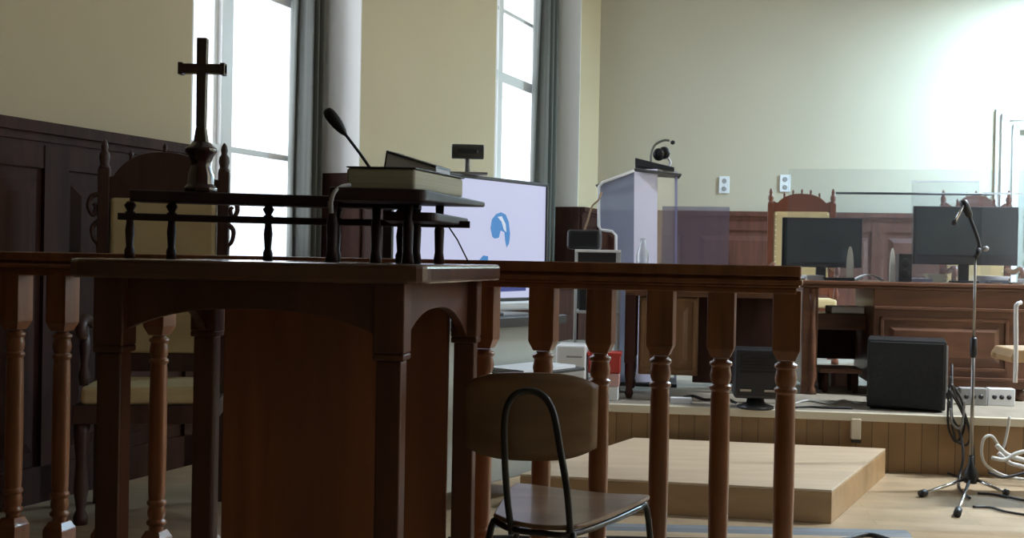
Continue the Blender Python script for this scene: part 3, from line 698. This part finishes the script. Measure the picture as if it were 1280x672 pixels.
# small desk speaker, slim stands, papers
def on_desk(px, Y): p = at(px, 345, Y); return Vector((p.x, p.y, zt_))
p = on_desk(1130, 7.0); o_ = thing('desk_speaker', 'small black upright computer speaker on the right desk between the two monitors', 'loudspeaker', p); Mp = frame(p, YB, zt_)
MB(Mp).box(-.04, .04, -.04, .05, 0, .175).build('cabinet', black, o_, bevel=.006)
for z_ in (.05, .12): MB(Mp).lathe([(.028, 0), (.028, .003), (.012, .006)], (0, -.04, z_), 16, (0, -1, 0)).build('driver', speaker_b, o_)
lab = ['pale arched acrylic stand at the left of the right desk, beside the armchair post', 'slim pale acrylic stand in front of the left desk monitor', 'slim cream stand beside the small black desk speaker']
for k, (px, h, hw_) in enumerate(((950, 30, 8), (1062.5, 43, 4.5), (1115.5, 42, 3.5))):
    Y = (7.05, 6.95, 6.98)[k]; p = on_desk(px, Y); zz = .0; 
    if k == 0: p.z = DZ + .68
    ps = []; H_ = h * Y / F; Wd = hw_ * Y / F
    if k == 0:
        p = Vector((p.x, p.y, zt_)) if False else p
    for i in range(17):
        a_ = math.pi * i / 16; ps.append((p.x + Wd * math.cos(a_), p.y, p.z + H_ * (.3 + .7 * math.sin(a_) if 0 < i < 16 else 0)))
    o = MB().slab(ps, .012, (0, 1, 0)).build('sign_holder', acrylic_refl if k == 0 else mat('milky_acrylic', (.88, .85, .72), .3), bevel=.002)
    if k: tag(o, lab[k], 'stand')
    else: bpy.data.objects.remove(o)
def sheet(px0, px1, Y, dep, h, mt, label, name='paper_stack', curl=0, yaw=0):
    a, b_ = on_desk(px0, Y), on_desk(px1, Y); w = b_.x - a.x; M_ = frame((a + b_) / 2, YB + yaw, zt_ + .0005)
    m = MB(M_); rows = []
    if curl:
        for j in range(2):
            rows.append([(-w / 2 + w * i / 10, j * dep, h + curl * math.sin(math.pi * i / 10)) for i in range(11)])
        o = MB(M_).grid(rows).build(name, mt, solid=.003)
        # thin pile below
        return tag(o, label, 'papers')
    for k in range(3):
        s = .006 * (k % 2); m.box(-w / 2 + s, w / 2 - s, s, dep - s, h * k / 3, h * (k + 1) / 3)
    return tag(m.build(name, mt), label, 'papers')
sheet(1072, 1106, 6.92, .2, .004, paper, 'curled white sheets on the right desk, left of the slim cream stand', 'curled_papers', curl=.035)
sheet(1136, 1166, 6.95, .18, .022, mat('bluish_paper', (.50, .52, .66), .8), 'bluish-white pile of papers under the left corner of the wide monitor')
sheet(1160, 1183, 7.13, .12, .05, mat('yellowish_paper', (.80, .78, .60), .8), 'cream file pile left of the neck of the wide monitor', 'file_pile')
sheet(1227, 1262, 7.10, .12, .045, paper, 'white file pile on the right desk, right of the wide monitor neck', 'file_pile', yaw=.05)
sheet(1284, 1310, 7.14, .18, .028, paper, 'white papers at the right edge of the photo on the right desk')
sheet(1238, 1262, 6.94, .12, .02, mat('steel_blue_card', (.12, .17, .28), .5), 'dark blue folder lying on the right desk below the wide monitor', 'folder')
sheet(1005, 1030, 6.95, .14, .03, paper, 'small white papers below the left desk monitor', yaw=.1)
o = MB(frame(on_desk(1050, 6.93), YB, zt_ + .001)).box(-.09, .09, 0, .1, 0, .018).build('keyboard', black, bevel=.004); tag(o, 'black keyboard lying on the right desk under the left monitor', 'keyboard')

# ------------------------------------------------------------------ acrylic screens
def pane(px0, px1, pyt, Y, zbot, label, mt=acrylic, edge=True, group='clear acrylic screens'):
    a, b_ = at(px0, pyt, Y), at(px1, pyt, Y - (px1 - px0) / F * Y * .14); w = (b_ - a).length; zt = at((px0 + px1) / 2, pyt, (a.y + b_.y) / 2).z
    r = thing('acrylic_screen', label, 'screen', ((a.x + b_.x) / 2, (a.y + b_.y) / 2, zbot), group); M_ = frame(a, math.atan2(b_.y - a.y, b_.x - a.x))
    MB(M_).box(0, w, 0, .004, zbot, zt).build('pane', mt, r)
    if edge: MB(M_).box(0, w, -.001, .006, zt, zt + .012).build('reflection_strip', mat('reflection_streak_white', (.85, .92, .95), .2), r)  # white strip stands in for a lamp reflection streak in the acrylic
    for x in (.08, w - .08): MB(M_).box(x - .03, x + .03, -.05, .05, zbot, zbot + .012).build('foot', chrome, r, bevel=.003)
    return r, M_, w, zt
pane(986, 1290, 212, 6.97, zt_, 'tall clear acrylic screen along the front of the right desk, behind the small speaker', edge=False)
r, M_, w, zt = pane(1045, 1240, 242, 7.52, zt_, 'clear acrylic screen with a dark metal top bar behind the monitors', edge=False)
MB(M_).tube([(0, 0, zt), (w, 0, zt)], .008, 10).build('top_bar', mat('dark_steel', (.10, .11, .12), .35, metal=.5), r)
pane(1228, 1310, 243, 6.92, zt_, 'added clear acrylic screen carrying a painted reflection streak at the right end of the desk')  # this pane and the next are added to carry the streak strips
pane(1140, 1224, 228, 7.34, zt_, 'added clear acrylic screen carrying a short painted reflection streak right behind the wide monitor')
pane(828, 912, 258, 6.50, .996, 'acrylic screen on the left desk beside the acrylic lectern, tinted with a painted lavender reflection', acrylic_refl, edge=False)

# ------------------------------------------------------------------ acrylic lectern with microphone
Yk = 7.15
def kp(px, py, Y=Yk): return at(px, py, Y)
kl = thing('acrylic_lectern', 'pale frosted acrylic lectern with a sloping dark top', 'lectern', (kp(800, 400).x, Yk + .1, DZ))
side = [kp(748, 233), kp(752, 227), kp(793, 212), kp(793, 400), kp(770, 400), kp(770, 294), kp(765, 289), kp(751, 287), kp(748, 282)]
zz = DZ + .02
def fixz(ps): return [Vector((p.x, p.y, zz if p.z < .9 else p.z)) for p in ps]
MB().slab(fixz(side), .012, (.14, 1, 0)).build('side_panel', glass_mat('side_acrylic', (.66, .72, .85), .03, .1, opac=.40, body=(.66, .74, .98)), kl, bevel=.003)
rim_ = fixz([kp(770, 400, Yk - .006), kp(770, 294, Yk - .006), kp(765, 289, Yk - .006), kp(751, 287, Yk - .006), kp(748.5, 282, Yk - .006), kp(748.5, 233, Yk - .006), kp(753, 228, Yk - .006), kp(793, 213, Yk - .006)])
MB().tube(rim_, .009, 8).build('panel_edging', white_pl, kl)
MB().slab([kp(752, 236, Yk + .02), kp(793, 232, Yk + .02), kp(793, 240, Yk + .02), kp(752, 241, Yk + .02)], .30, (.14, 1, 0)).build('inner_shelf', mat('grey_acrylic', (.25, .26, .30), .3), kl)
MB().slab(fixz([kp(793, 212, Yk - .0), kp(822, 211, Yk + .05), kp(822, 400, Yk + .05), kp(793, 400, Yk)]), .012, (.1, 1, 0)).build('front_panel', glass_mat('milky_front', (.8, .8, 1), .03, .2, opac=.9, body=(.80, .80, 1.0)), kl)
MB().slab(fixz([kp(822, 211, Yk + .05), kp(845, 214, Yk + .12), kp(845, 400, Yk + .12), kp(822, 400, Yk + .05)]), .010, (.1, 1, 0)).build('clear_panel', acrylic, kl)
MB().slab(fixz([kp(844, 214, Yk + .11), kp(847, 214, Yk + .11), kp(847, 400, Yk + .11), kp(844, 400, Yk + .11)]), .012, (.1, 1, 0)).build('edge_strip', glass_mat('edge_glow', (.8, .8, 1), .05, opac=.7, body=(.6, .62, .9)), kl)
MB().slab([kp(744, 231), kp(795, 210), kp(795, 213.5), kp(746, 234)], .34, (.2, 1, 0)).build('sloping_top', mat('smoky_edge', (.10, .11, .11), .3), kl, bevel=.003)
MB().slab([kp(793, 210), kp(852, 217), kp(852, 219), kp(793, 214)], .30, (.1, 1, 0)).build('top_shelf', mat('smoky_edge', (.1, .11, .11), .3), kl, bevel=.002)
MB(frame(kp(800, 400), YB, DZ)).box(-.26, .24, -.04, .38, 0, .022).build('base', black, kl, bevel=.004)
tb = thing('tilted_tray', 'dark tilted tray on the top shelf of the acrylic lectern', 'tray', kp(815, 212, Yk + .1))
MB().slab([kp(794, 197, Yk + .06), kp(843, 209, Yk + .06), kp(843, 213.5, Yk + .06), kp(794, 207.5, Yk + .06)], .16, (.1, 1, 0)).build('tray_body', mat('dark_tray', (.03, .035, .04), .4), tb, bevel=.003)
lm = thing('desk_microphone', 'curved gooseneck microphone arching above the acrylic lectern', 'microphone', kp(815, 205, Yk + .12))
MB().tube(smooth_path([kp(814, 207, Yk + .12), kp(814, 192, Yk + .12), kp(819, 181, Yk + .12), kp(829, 175.5, Yk + .12), kp(837, 175.5, Yk + .12)], 8), .008, 10).build('gooseneck', mat('pewter', (.18, .19, .17), .35, metal=.4), lm)
p = kp(841, 178, Yk + .12); MB().lathe([(.004, -.014), (.014, -.008), (.016, .0), (.014, .008), (.004, .014)], p, 14).build('microphone_head', black, lm)
p = kp(828, 210, Yk + .14); hd = thing('headset', 'black headset resting on the tray of the acrylic lectern', 'headset', p)
for dx_, dz_ in ((-9, -18), (4, -20)):
    q_ = kp(828 + dx_ * .5, 210 + dz_ + 1, Yk + .14); MB().lathe([(.012, -.022), (.035, -.016), (.042, 0), (.035, .016), (.012, .022)], q_, 16, (.5, 1, .2)).build('ear_cushion', black, hd)
MB().tube(smooth_path([kp(836, 208, Yk + .14), kp(838, 203, Yk + .14), kp(834, 197, Yk + .14), kp(824, 194, Yk + .14)], 6), .008, 8).build('headband', white_pl, hd)

# metal trolley, items
Yt = 6.78
tr = thing('metal_trolley', 'metal trolley with pale edges and shelves in front of the acrylic lectern', 'trolley', (at(755, 400, Yt).x, Yt + .15, 0))
ta, tb_ = at(719, 400, Yt), at(773, 400, Yt - .02); wt = tb_.x - ta.x; Mt = frame(ta, R(-3)); zt2 = 1.170
for x in (0, wt):
    for y in (0, .26): MB(Mt).box(x - .009, x + .009, y - .009, y + .009, DZ + .05, zt2).build('post', lgrey, tr, bevel=.002); MB(Mt).lathe([(.02, 0), (.02, .035), (.008, .05)], (x, y, DZ), 12).build('castor', black, tr)
for z_ in (zt2, .80, .40):
    MB(Mt).box(-.009, wt + .009, -.012, .272, z_ - .012, z_ + .004).build('shelf', lgrey if z_ != zt2 else white_p, tr, bevel=.002)
MB(Mt).box(0.01, wt - .01, .262, .268, .80, zt2).build('back_panel', mat('smoke_panel', (.05, .05, .055), .3), tr)
MB(Mt).box(.02, .12, .02, .22, .805, .96).build('amplifier', black, None, bevel=.005)
o = bpy.data.objects['amplifier']; tag(o, 'black amplifier box on the middle shelf of the metal trolley', 'amplifier')
p = Mt @ Vector((.06, .10, zt2 + .004)); o = MB(frame(p, YB, p.z)).box(-.115, .09, -.07, .11, 0, .12).build('electronic_device', black, bevel=.02, seg=3); tag(o, 'rounded black device on top of the metal trolley beside the acrylic lectern', 'device')
o = MB().tube(smooth_path([at(726, 309, 7.03), at(730, 290, 7.03), at(735, 275, 7.03), at(740, 258, 7.03), at(748, 250, 7.02), at(752, 240, 7.08)], 6), .006, 8).build('cable', mat('tan_cable', (.30, .20, .12), .5)); tag(o, 'tan cable running down from the acrylic lectern behind the rounded black device', 'cable')
for k, (px, Y, h, r_, l_) in enumerate(((0,) * 5, (0,) * 5, (803, 6.62, .25, .036, 'clear plastic bottle standing on the side desk in front of the acrylic lectern'))):
    if k < 2: continue
    p = at(px, 330, Y); zb_ = .995; h_ = h
    prof = [(r_ * .85, 0), (r_, .01), (r_, h_ * .6), (r_ * .9, h_ * .7), (r_ * .45, h_ * .85), (r_ * .45, h_)] if k == 2 else [(r_ * .8, 0), (r_, h_ * .5), (r_, h_)]
    o = MB().lathe(prof, (p.x, p.y, zb_), 16).build('plastic_bottle' if k == 2 else 'plastic_cup', glass_mat('clear_plastic', (.9, .92, .95), .1, .1, opac=.35, body=(.85, .9, .95))); tag(o, l_, 'bottle' if k == 2 else 'cup')
# white computer case, red crate and boxes on the dais
p = at(714, 470, 6.36); o_ = thing('white_computer_case', 'white computer case on the dais seen beside the chair back', 'computer', (p.x, p.y, DZ)); Mp = frame(p, YB, DZ)
MB(Mp).box(-.09, .082, 0, .24, .01, .31).build('case', white_pl, o_, bevel=.012, seg=3)
MB(Mp).box(-.03, .06, -.003, .0, .24, .25).build('drive_slot', grey_pl, o_)
for x in (-.07, .07): MB(Mp).box(x - .015, x + .015, .02, .22, 0, .011).build('foot', black, o_)
p = at(755, 450, 6.36); o_ = thing('red_crate', 'red plastic crate on top of pale boxes between two balusters', 'crate', (p.x, p.y, .47)); Mp = frame(p, YB, .468)
m = MB(Mp); m.box(-.09, .09, 0, .16, 0, .012); m.box(-.09, .09, 0, .012, 0, .115); m.box(-.09, .09, .148, .16, 0, .115); m.box(-.09, -.078, 0, .16, 0, .115); m.box(.078, .09, 0, .16, 0, .115); m.build('crate_body', red, o_, bevel=.004)
MB(Mp).box(-.097, .097, -.008, .168, .10, .118).build('rim', red, o_, bevel=.003)
for k, (z_, h_, mt_, dx_) in enumerate(((DZ, .08, paper, .0), (DZ + .08, .074, pink, .005))):
    o = MB(frame(at(755, 450, 6.36), YB, z_)).box(-.082 + dx_, .082 + dx_, .0, .17, 0, h_ - .001).build('storage_box', mt_, bevel=.004)
    tag(o, ('white box at the bottom of the stack under the red crate', 'pale pink box directly under the red crate')[k], 'box')

# ------------------------------------------------------------------ platform box on the floor
def onfloor(px, py, z=0):
    d = fw + rt * ((px - 640) / F) - up * ((py - 336) / F); k = (z - CAMZ) / d.z; return Vector((d.x * k, d.y * k, z))
hb = .145
c1 = onfloor(1040, 612, hb); c2 = onfloor(1107, 560, hb); c3 = onfloor(792, 546.5, hb); c0 = onfloor(650, 592, hb)
pb = thing('platform_step', 'low light-oak platform lying on the parquet in front of the dais', 'platform', ((c1.x + c3.x) / 2, (c1.y + c3.y) / 2, 0))
MB().hexa([(p.x, p.y) for p in (c0, c1, c2, c3)], 0, hb - .012).build('plinth', oak_side, pb, bevel=.003)
MB().hexa([(p.x, p.y) for p in (c0, c1, c2, c3)], hb - .012, hb).build('top_board', oak_box, pb, bevel=.003)

# ------------------------------------------------------------------ wall sockets
for k, (px, py, l_) in enumerate(((903, 231, 'white double wall socket on the cream wall right of the acrylic lectern'), (979, 229, 'white wall socket on the cream wall above the left armchair crest'))):
    x = back_x(px); p = CORN + e2 * x; zc = at(px, py, p.y).z
    s = thing('wall_socket', l_, 'socket', (p.x, p.y, zc - .09), 'wall sockets on the back wall')
    MB(BM).box(x - .055, x + .055, -.014, 0, zc - .09, zc + .09).build('cover_plate', white_pl, s, bevel=.004)
    for dz in (-.042, .042): MB(BM).lathe([(.026, 0), (.026, .002), (.018, .001)], (x, -.014, zc + dz), 14, (0, -1, 0)).build('outlet', grey_pl, s)
p = at(1070, 540, 6.0); x = (DM.inverted() @ Vector((p.x, p.y, 0))).x
s = thing('dais_socket', 'small cream socket on the wooden face of the dais below the trim', 'socket', DM @ Vector((x, -.02, .17)))
MB(DM).box(x - .025, x + .025, -.045, 0, .175, .285).build('cover_plate', trimc, s, bevel=.004); MB(DM).box(x - .02, x + .03, -.035, 0, .155, .175).build('plug', black, s, bevel=.003)

# ------------------------------------------------------------------ microphone stand
mf = onfloor(1213, 612); Ym = mf.y
mat('dark_chrome', (.28, .27, .26), .3, metal=.9)
ms = thing('microphone_stand', 'tripod microphone stand with chrome pole and boom on the parquet at the right', 'stand', mf)
ptop = at(1226, 322, Ym); base = Vector((mf.x, mf.y, .06))
MB().tube([base, Vector((mf.x, mf.y, .75))], .009, 12).build('lower_pole', MATS['dark_chrome'], ms)
MB().tube([Vector((mf.x, mf.y, .74)), Vector((mf.x, mf.y, ptop.z))], .0065, 12).build('upper_pole', MATS['dark_chrome'], ms)
MB().lathe([(.013, 0), (.017, .01), (.017, .09), (.011, .1)], (mf.x, mf.y, .66), 14).build('height_clutch', black, ms)
MB().lathe([(.03, .035), (.038, .05), (.036, .09), (.014, .13), (.012, .17)], (mf.x, mf.y, 0), 16).build('hub', black, ms)
for px, py in ((1153, 621), (1197, 645), (1258, 620)):
    e = onfloor(px, py); e.z = .018; v = (e - base); 
    l = MB().tube([Vector((mf.x, mf.y, .062)) + v * .06, e], .008, 10).build('leg', chrome, ms)
    MB().tube([e - v * .06, e + v * .04], .017, 12).build('rubber_foot', black, l)
tp = Vector((mf.x, mf.y, ptop.z))
pA = at(1227, 300, Ym); pB = at(1207, 258, Ym)
MB().tube([tp, at(1224.5, 310, Ym)], .014, 12).build('boom_clutch', black, ms)
MB().tube(smooth_path([at(1225, 314, Ym), at(1222, 298, Ym), at(1211, 268, Ym)], 6), .009, 10).build('boom_arm', black, ms)
MB().lathe([(.006, -.012), (.014, 0), (.012, .012), (.004, .02)], at(1231, 311, Ym), 12, (1, 0, .3)).build('clutch_knob', grey_pl, ms)
a, b_ = at(1213, 272, Ym), at(1204, 252, Ym); ax = b_ - a; L = ax.length
sm = thing('stage_microphone', 'black handheld microphone clipped to the top of the tripod stand', 'microphone', a)
MB().lathe([(.010, 0), (.018, .2 * L), (.021, .7 * L), (.019, L), (.008, L * 1.1)], a, 14, ax).build('microphone_head', black, sm)
MB().tube([at(1206, 254, Ym - .01), at(1194, 276, Ym - .01)], .007, 10).build('microphone_body', chrome, sm)
MB().lathe([(.004, -.014), (.014, -.008), (.015, .004), (.008, .014)], at(1192.5, 278, Ym - .01), 12, (1, 0, -1)).build('clip', black, sm)

# ------------------------------------------------------------------ cables
def cable(name, pts, r, mt, label, group='cables on the floor and dais edge'):
    o = MB().tube(smooth_path(pts, 7), r, 8).build(name, mt); tag(o, label, 'cable', group); return o
fz = lambda px, py: onfloor(px, py, .008)
cable('floor_cable', [fz(1100, 588), fz(1125, 583), fz(1150, 577), fz(1172, 586), fz(1200, 596), fz(1222, 600)], .006, cable_b, 'dark cable wavering along the foot of the dais left of the microphone stand')
cable('floor_cable', [fz(1222, 616), fz(1245, 618), fz(1280, 625), fz(1330, 634)], .006, cable_b, 'dark cable running right from the hub of the microphone stand')
cable('floor_cable', [fz(1216, 633), fz(1238, 634), fz(1262, 640), fz(1330, 650)], .006, cable_b, 'thin dark cable nearest the photo bottom running right of the stand feet')
a_, b_2 = onfloor(590, 655), onfloor(1135, 668); wd = (b_2 - a_).length; Mc = frame(a_, math.atan2(b_2.y - a_.y, b_2.x - a_.x))
m = MB(Mc); m.slab([(0, -.05, 0), (0, .05, 0), (0, .03, .012), (0, -.03, .012)], wd, (1, 0, 0)); tag(m.build('cable_cover', mat('blue_grey_rubber', (.20, .225, .25), .5)), 'low blue-grey cable cover strip across the parquet in front of the oak platform', 'cable cover')
cable('floor_cable', [fz(560, 673), fz(640, 671), fz(700, 675), fz(760, 672), fz(850, 674), fz(960, 675), fz(1030, 676), fz(1060, 673), fz(1090, 668), fz(1140, 685)], .009, cable_b, 'long black cable across the parquet in front of the oak platform')
cable('hanging_cable', [at(1190, 455, 6.1), at(1190, 490, 6.0), at(1190, 520, 5.93), at(1200, 540, 5.9), at(1204, 570, 5.85), onfloor(1199, 598, .01), onfloor(1200, 612, .01), onfloor(1212, 622, .01)], .007, cable_b, 'black cable hanging from the loudspeaker down over the dais edge', 'cables hanging over the dais edge')
Yc = 5.93
tang = [[(1188, 470), (1185, 505), (1186, 535), (1196, 552), (1206, 530), (1202, 500), (1190, 480)],
        [(1186, 486), (1200, 510), (1212, 540), (1208, 556), (1194, 548), (1189, 520), (1186, 500)],
        [(1189, 480), (1197, 500), (1208, 522), (1216, 556), (1218, 590)],
        [(1206, 500), (1204, 520), (1200, 535), (1190, 528), (1188, 510)]]
labs = ['widest loop of the black cable tangle between loudspeaker and microphone stand', 'inner loop of the black cable tangle right of the loudspeaker', 'black cable dropping from the loudspeaker towards the microphone stand hub', 'small loop of cable at the dais trim right of the loudspeaker']
for k, pp in enumerate(tang):
    cable('hanging_cable', [at(x, y, Yc - .02 * k) for x, y in pp], .006, cable_b if k != 3 else mat('grey_cable', (.2, .2, .2), .5), labs[k], 'cables hanging over the dais edge')
tw = [[(1262, 520), (1258, 545), (1252, 560), (1240, 545), (1230, 548), (1227, 565), (1232, 580), (1250, 592), (1275, 598), (1310, 600)],
      [(1246, 556), (1256, 566), (1270, 572), (1300, 580)], [(1248, 566), (1262, 578), (1276, 582), (1300, 590)], [(1240, 572), (1256, 574), (1272, 566), (1300, 560)], [(1236, 590), (1256, 596), (1290, 588)]]
tl = ['pale cable looping out of the white tangle right of the microphone stand', 'topmost pale cable of the tangle at the right photo edge', 'middle pale cable of the tangle at the right photo edge', 'pale cable crossing the others in the tangle at the right photo edge', 'dark cable lying lowest in the tangle at the right photo edge']
for k, pp in enumerate(tw):
    cable('tangled_cable', [at(x, y, 5.85 - .04 * k) for x, y in pp], (.008, .013, .011, .011, .008)[k], (cable_w, cable_w, mat('silver_cable', (.5, .5, .5), .35), cable_w, cable_b)[k], tl[k], 'tangle of cables at the right edge')
# multi-socket strips on the dais at right and cable heap
for k, (px, l_) in enumerate(((1217, 'grey power strip on the dais floor just behind the microphone stand pole'), (1252, 'white power adapter on the dais floor at the right, above the pale cables'))):
    p = at(px, 505, 6.45); o_ = thing('power_strip', l_, 'power strip', (p.x, p.y, DZ)); Mp = frame(p, YB, DZ)
    MB(Mp).box(-.075, .075, 0, .06, 0, .10).build('strip_body', white_pl if k else grey_pl, o_, bevel=.006)
    for x in (-.04, .0, .04): MB(Mp).lathe([(.014, 0), (.014, .002)], (x, 0, .05), 12, (0, -1, 0)).build('outlet', black, o_)
def dz_(px, py):
    return onfloor(px, py, DZ + .007)
cable('dais_cable', [dz_(850, 497), dz_(865, 494), dz_(882, 499), dz_(905, 497), dz_(920, 503)], .007, cable_b, 'black cable on the dais between two balusters left of the computer tower', 'cables on the dais')
cable('dais_cable', [dz_(990, 505), dz_(1010, 500), dz_(1035, 504), dz_(1055, 500), dz_(1078, 505)], .006, cable_w, 'pale cable on the dais in front of the low stool', 'cables on the dais')
cable('dais_cable', [dz_(985, 509), dz_(1008, 508), dz_(1030, 509), dz_(1065, 510)], .006, cable_b, 'black cable on the dais nearest the trim left of the loudspeaker', 'cables on the dais')
p = dz_(851, 503); o = MB(frame(p, YB, DZ)).box(-.06, .06, 0, .05, 0, .035).build('plug_adapter', white_pl, bevel=.005); tag(o, 'small white plug adapter on the dais edge behind the balusters', 'adapter')
p = onfloor(838, 650, 0)

# ------------------------------------------------------------------ wooden chair arm and pale cane at the right edge
p = at(1276, 450, 5.4); o_ = thing('armchair', 'chair with a tan wooden arm and white upright, cut by the right photo edge', 'chair', (p.x + .2, p.y, 0))
MB().slab([at(1264, 446, 5.3), at(1270, 437, 5.3), at(1400, 437, 5.3), at(1400, 453, 5.3), at(1264, 453, 5.3)], .30, (.1, 1, 0)).build('seat', mat('tan_wood', (.42, .27, .13), .4), o_, bevel=.006)
u_ = at(1270, 382, 5.3); MB().tube(smooth_path([at(1269, 478, 5.29), at(1270, 440, 5.29), at(1270, 388, 5.29), at(1272, 380, 5.29), at(1276, 378, 5.3)], 5), .010, 10).build('upright', white_pl, o_)
for x, dy in ((1300, .0), (1390, .02), (1303, .28), (1392, .28)):
    a = at(x, 450, 5.3 + dy); MB().tube([a, Vector((a.x, a.y, 0))], .010, 10).build('leg', black_s, o_)
MB().slab([at(1300, 375, 5.62), at(1400, 375, 5.62), at(1400, 410, 5.62), at(1300, 410, 5.62)], .02, (0, 1, 0)).build('backrest', MATS['tan_wood'], o_, bevel=.006)

# ------------------------------------------------------------------ ceiling tube lamps (one lights the dais wall, one is added fill for the desk; above the frame)
tube_m = mat('lit_tube', (.9, .9, .9), .4, emit=(.86, .97, 1.0), estr=9)
for k, (x, y, pw_) in enumerate(((5.4, -1.25, 850), (4.5, -5.6, 350))):
    c = BM @ Vector((x, y, 0)); o_ = thing('ceiling_tube_lamp', ('white fluorescent tube lamp hanging close to the back wall', 'added fill lamp shaped as a fluorescent tube above the parquet before the dais')[k], 'lamp', (c.x, c.y, 4.35)); Ml = frame(c, YB); dzl = -.35 if k == 0 else 0
    MB(Ml).box(-.7, .7, -.09, .09, 4.42 + dzl, 4.48 + dzl).build('housing', white_pl, o_, bevel=.005)
    for s_ in (-.04, .04): MB(Ml).tube([(-.65, s_, 4.395 + dzl), (.65, s_, 4.395 + dzl)], .016, 12).build('tube', tube_m, o_)
    for s_ in (-.5, .5): MB(Ml).tube([(s_, 0, 4.47 + dzl), (s_, 0, CEIL)], .006, 8).build('hanger', chrome, o_)
    area('tube_lamp_light', (c.x, c.y, 4.36 + dzl), (c.x, c.y, 0), 1.3, .15, pw_, ((.50, .77, 1), (.84, .92, 1))[k], (180, 125)[k])
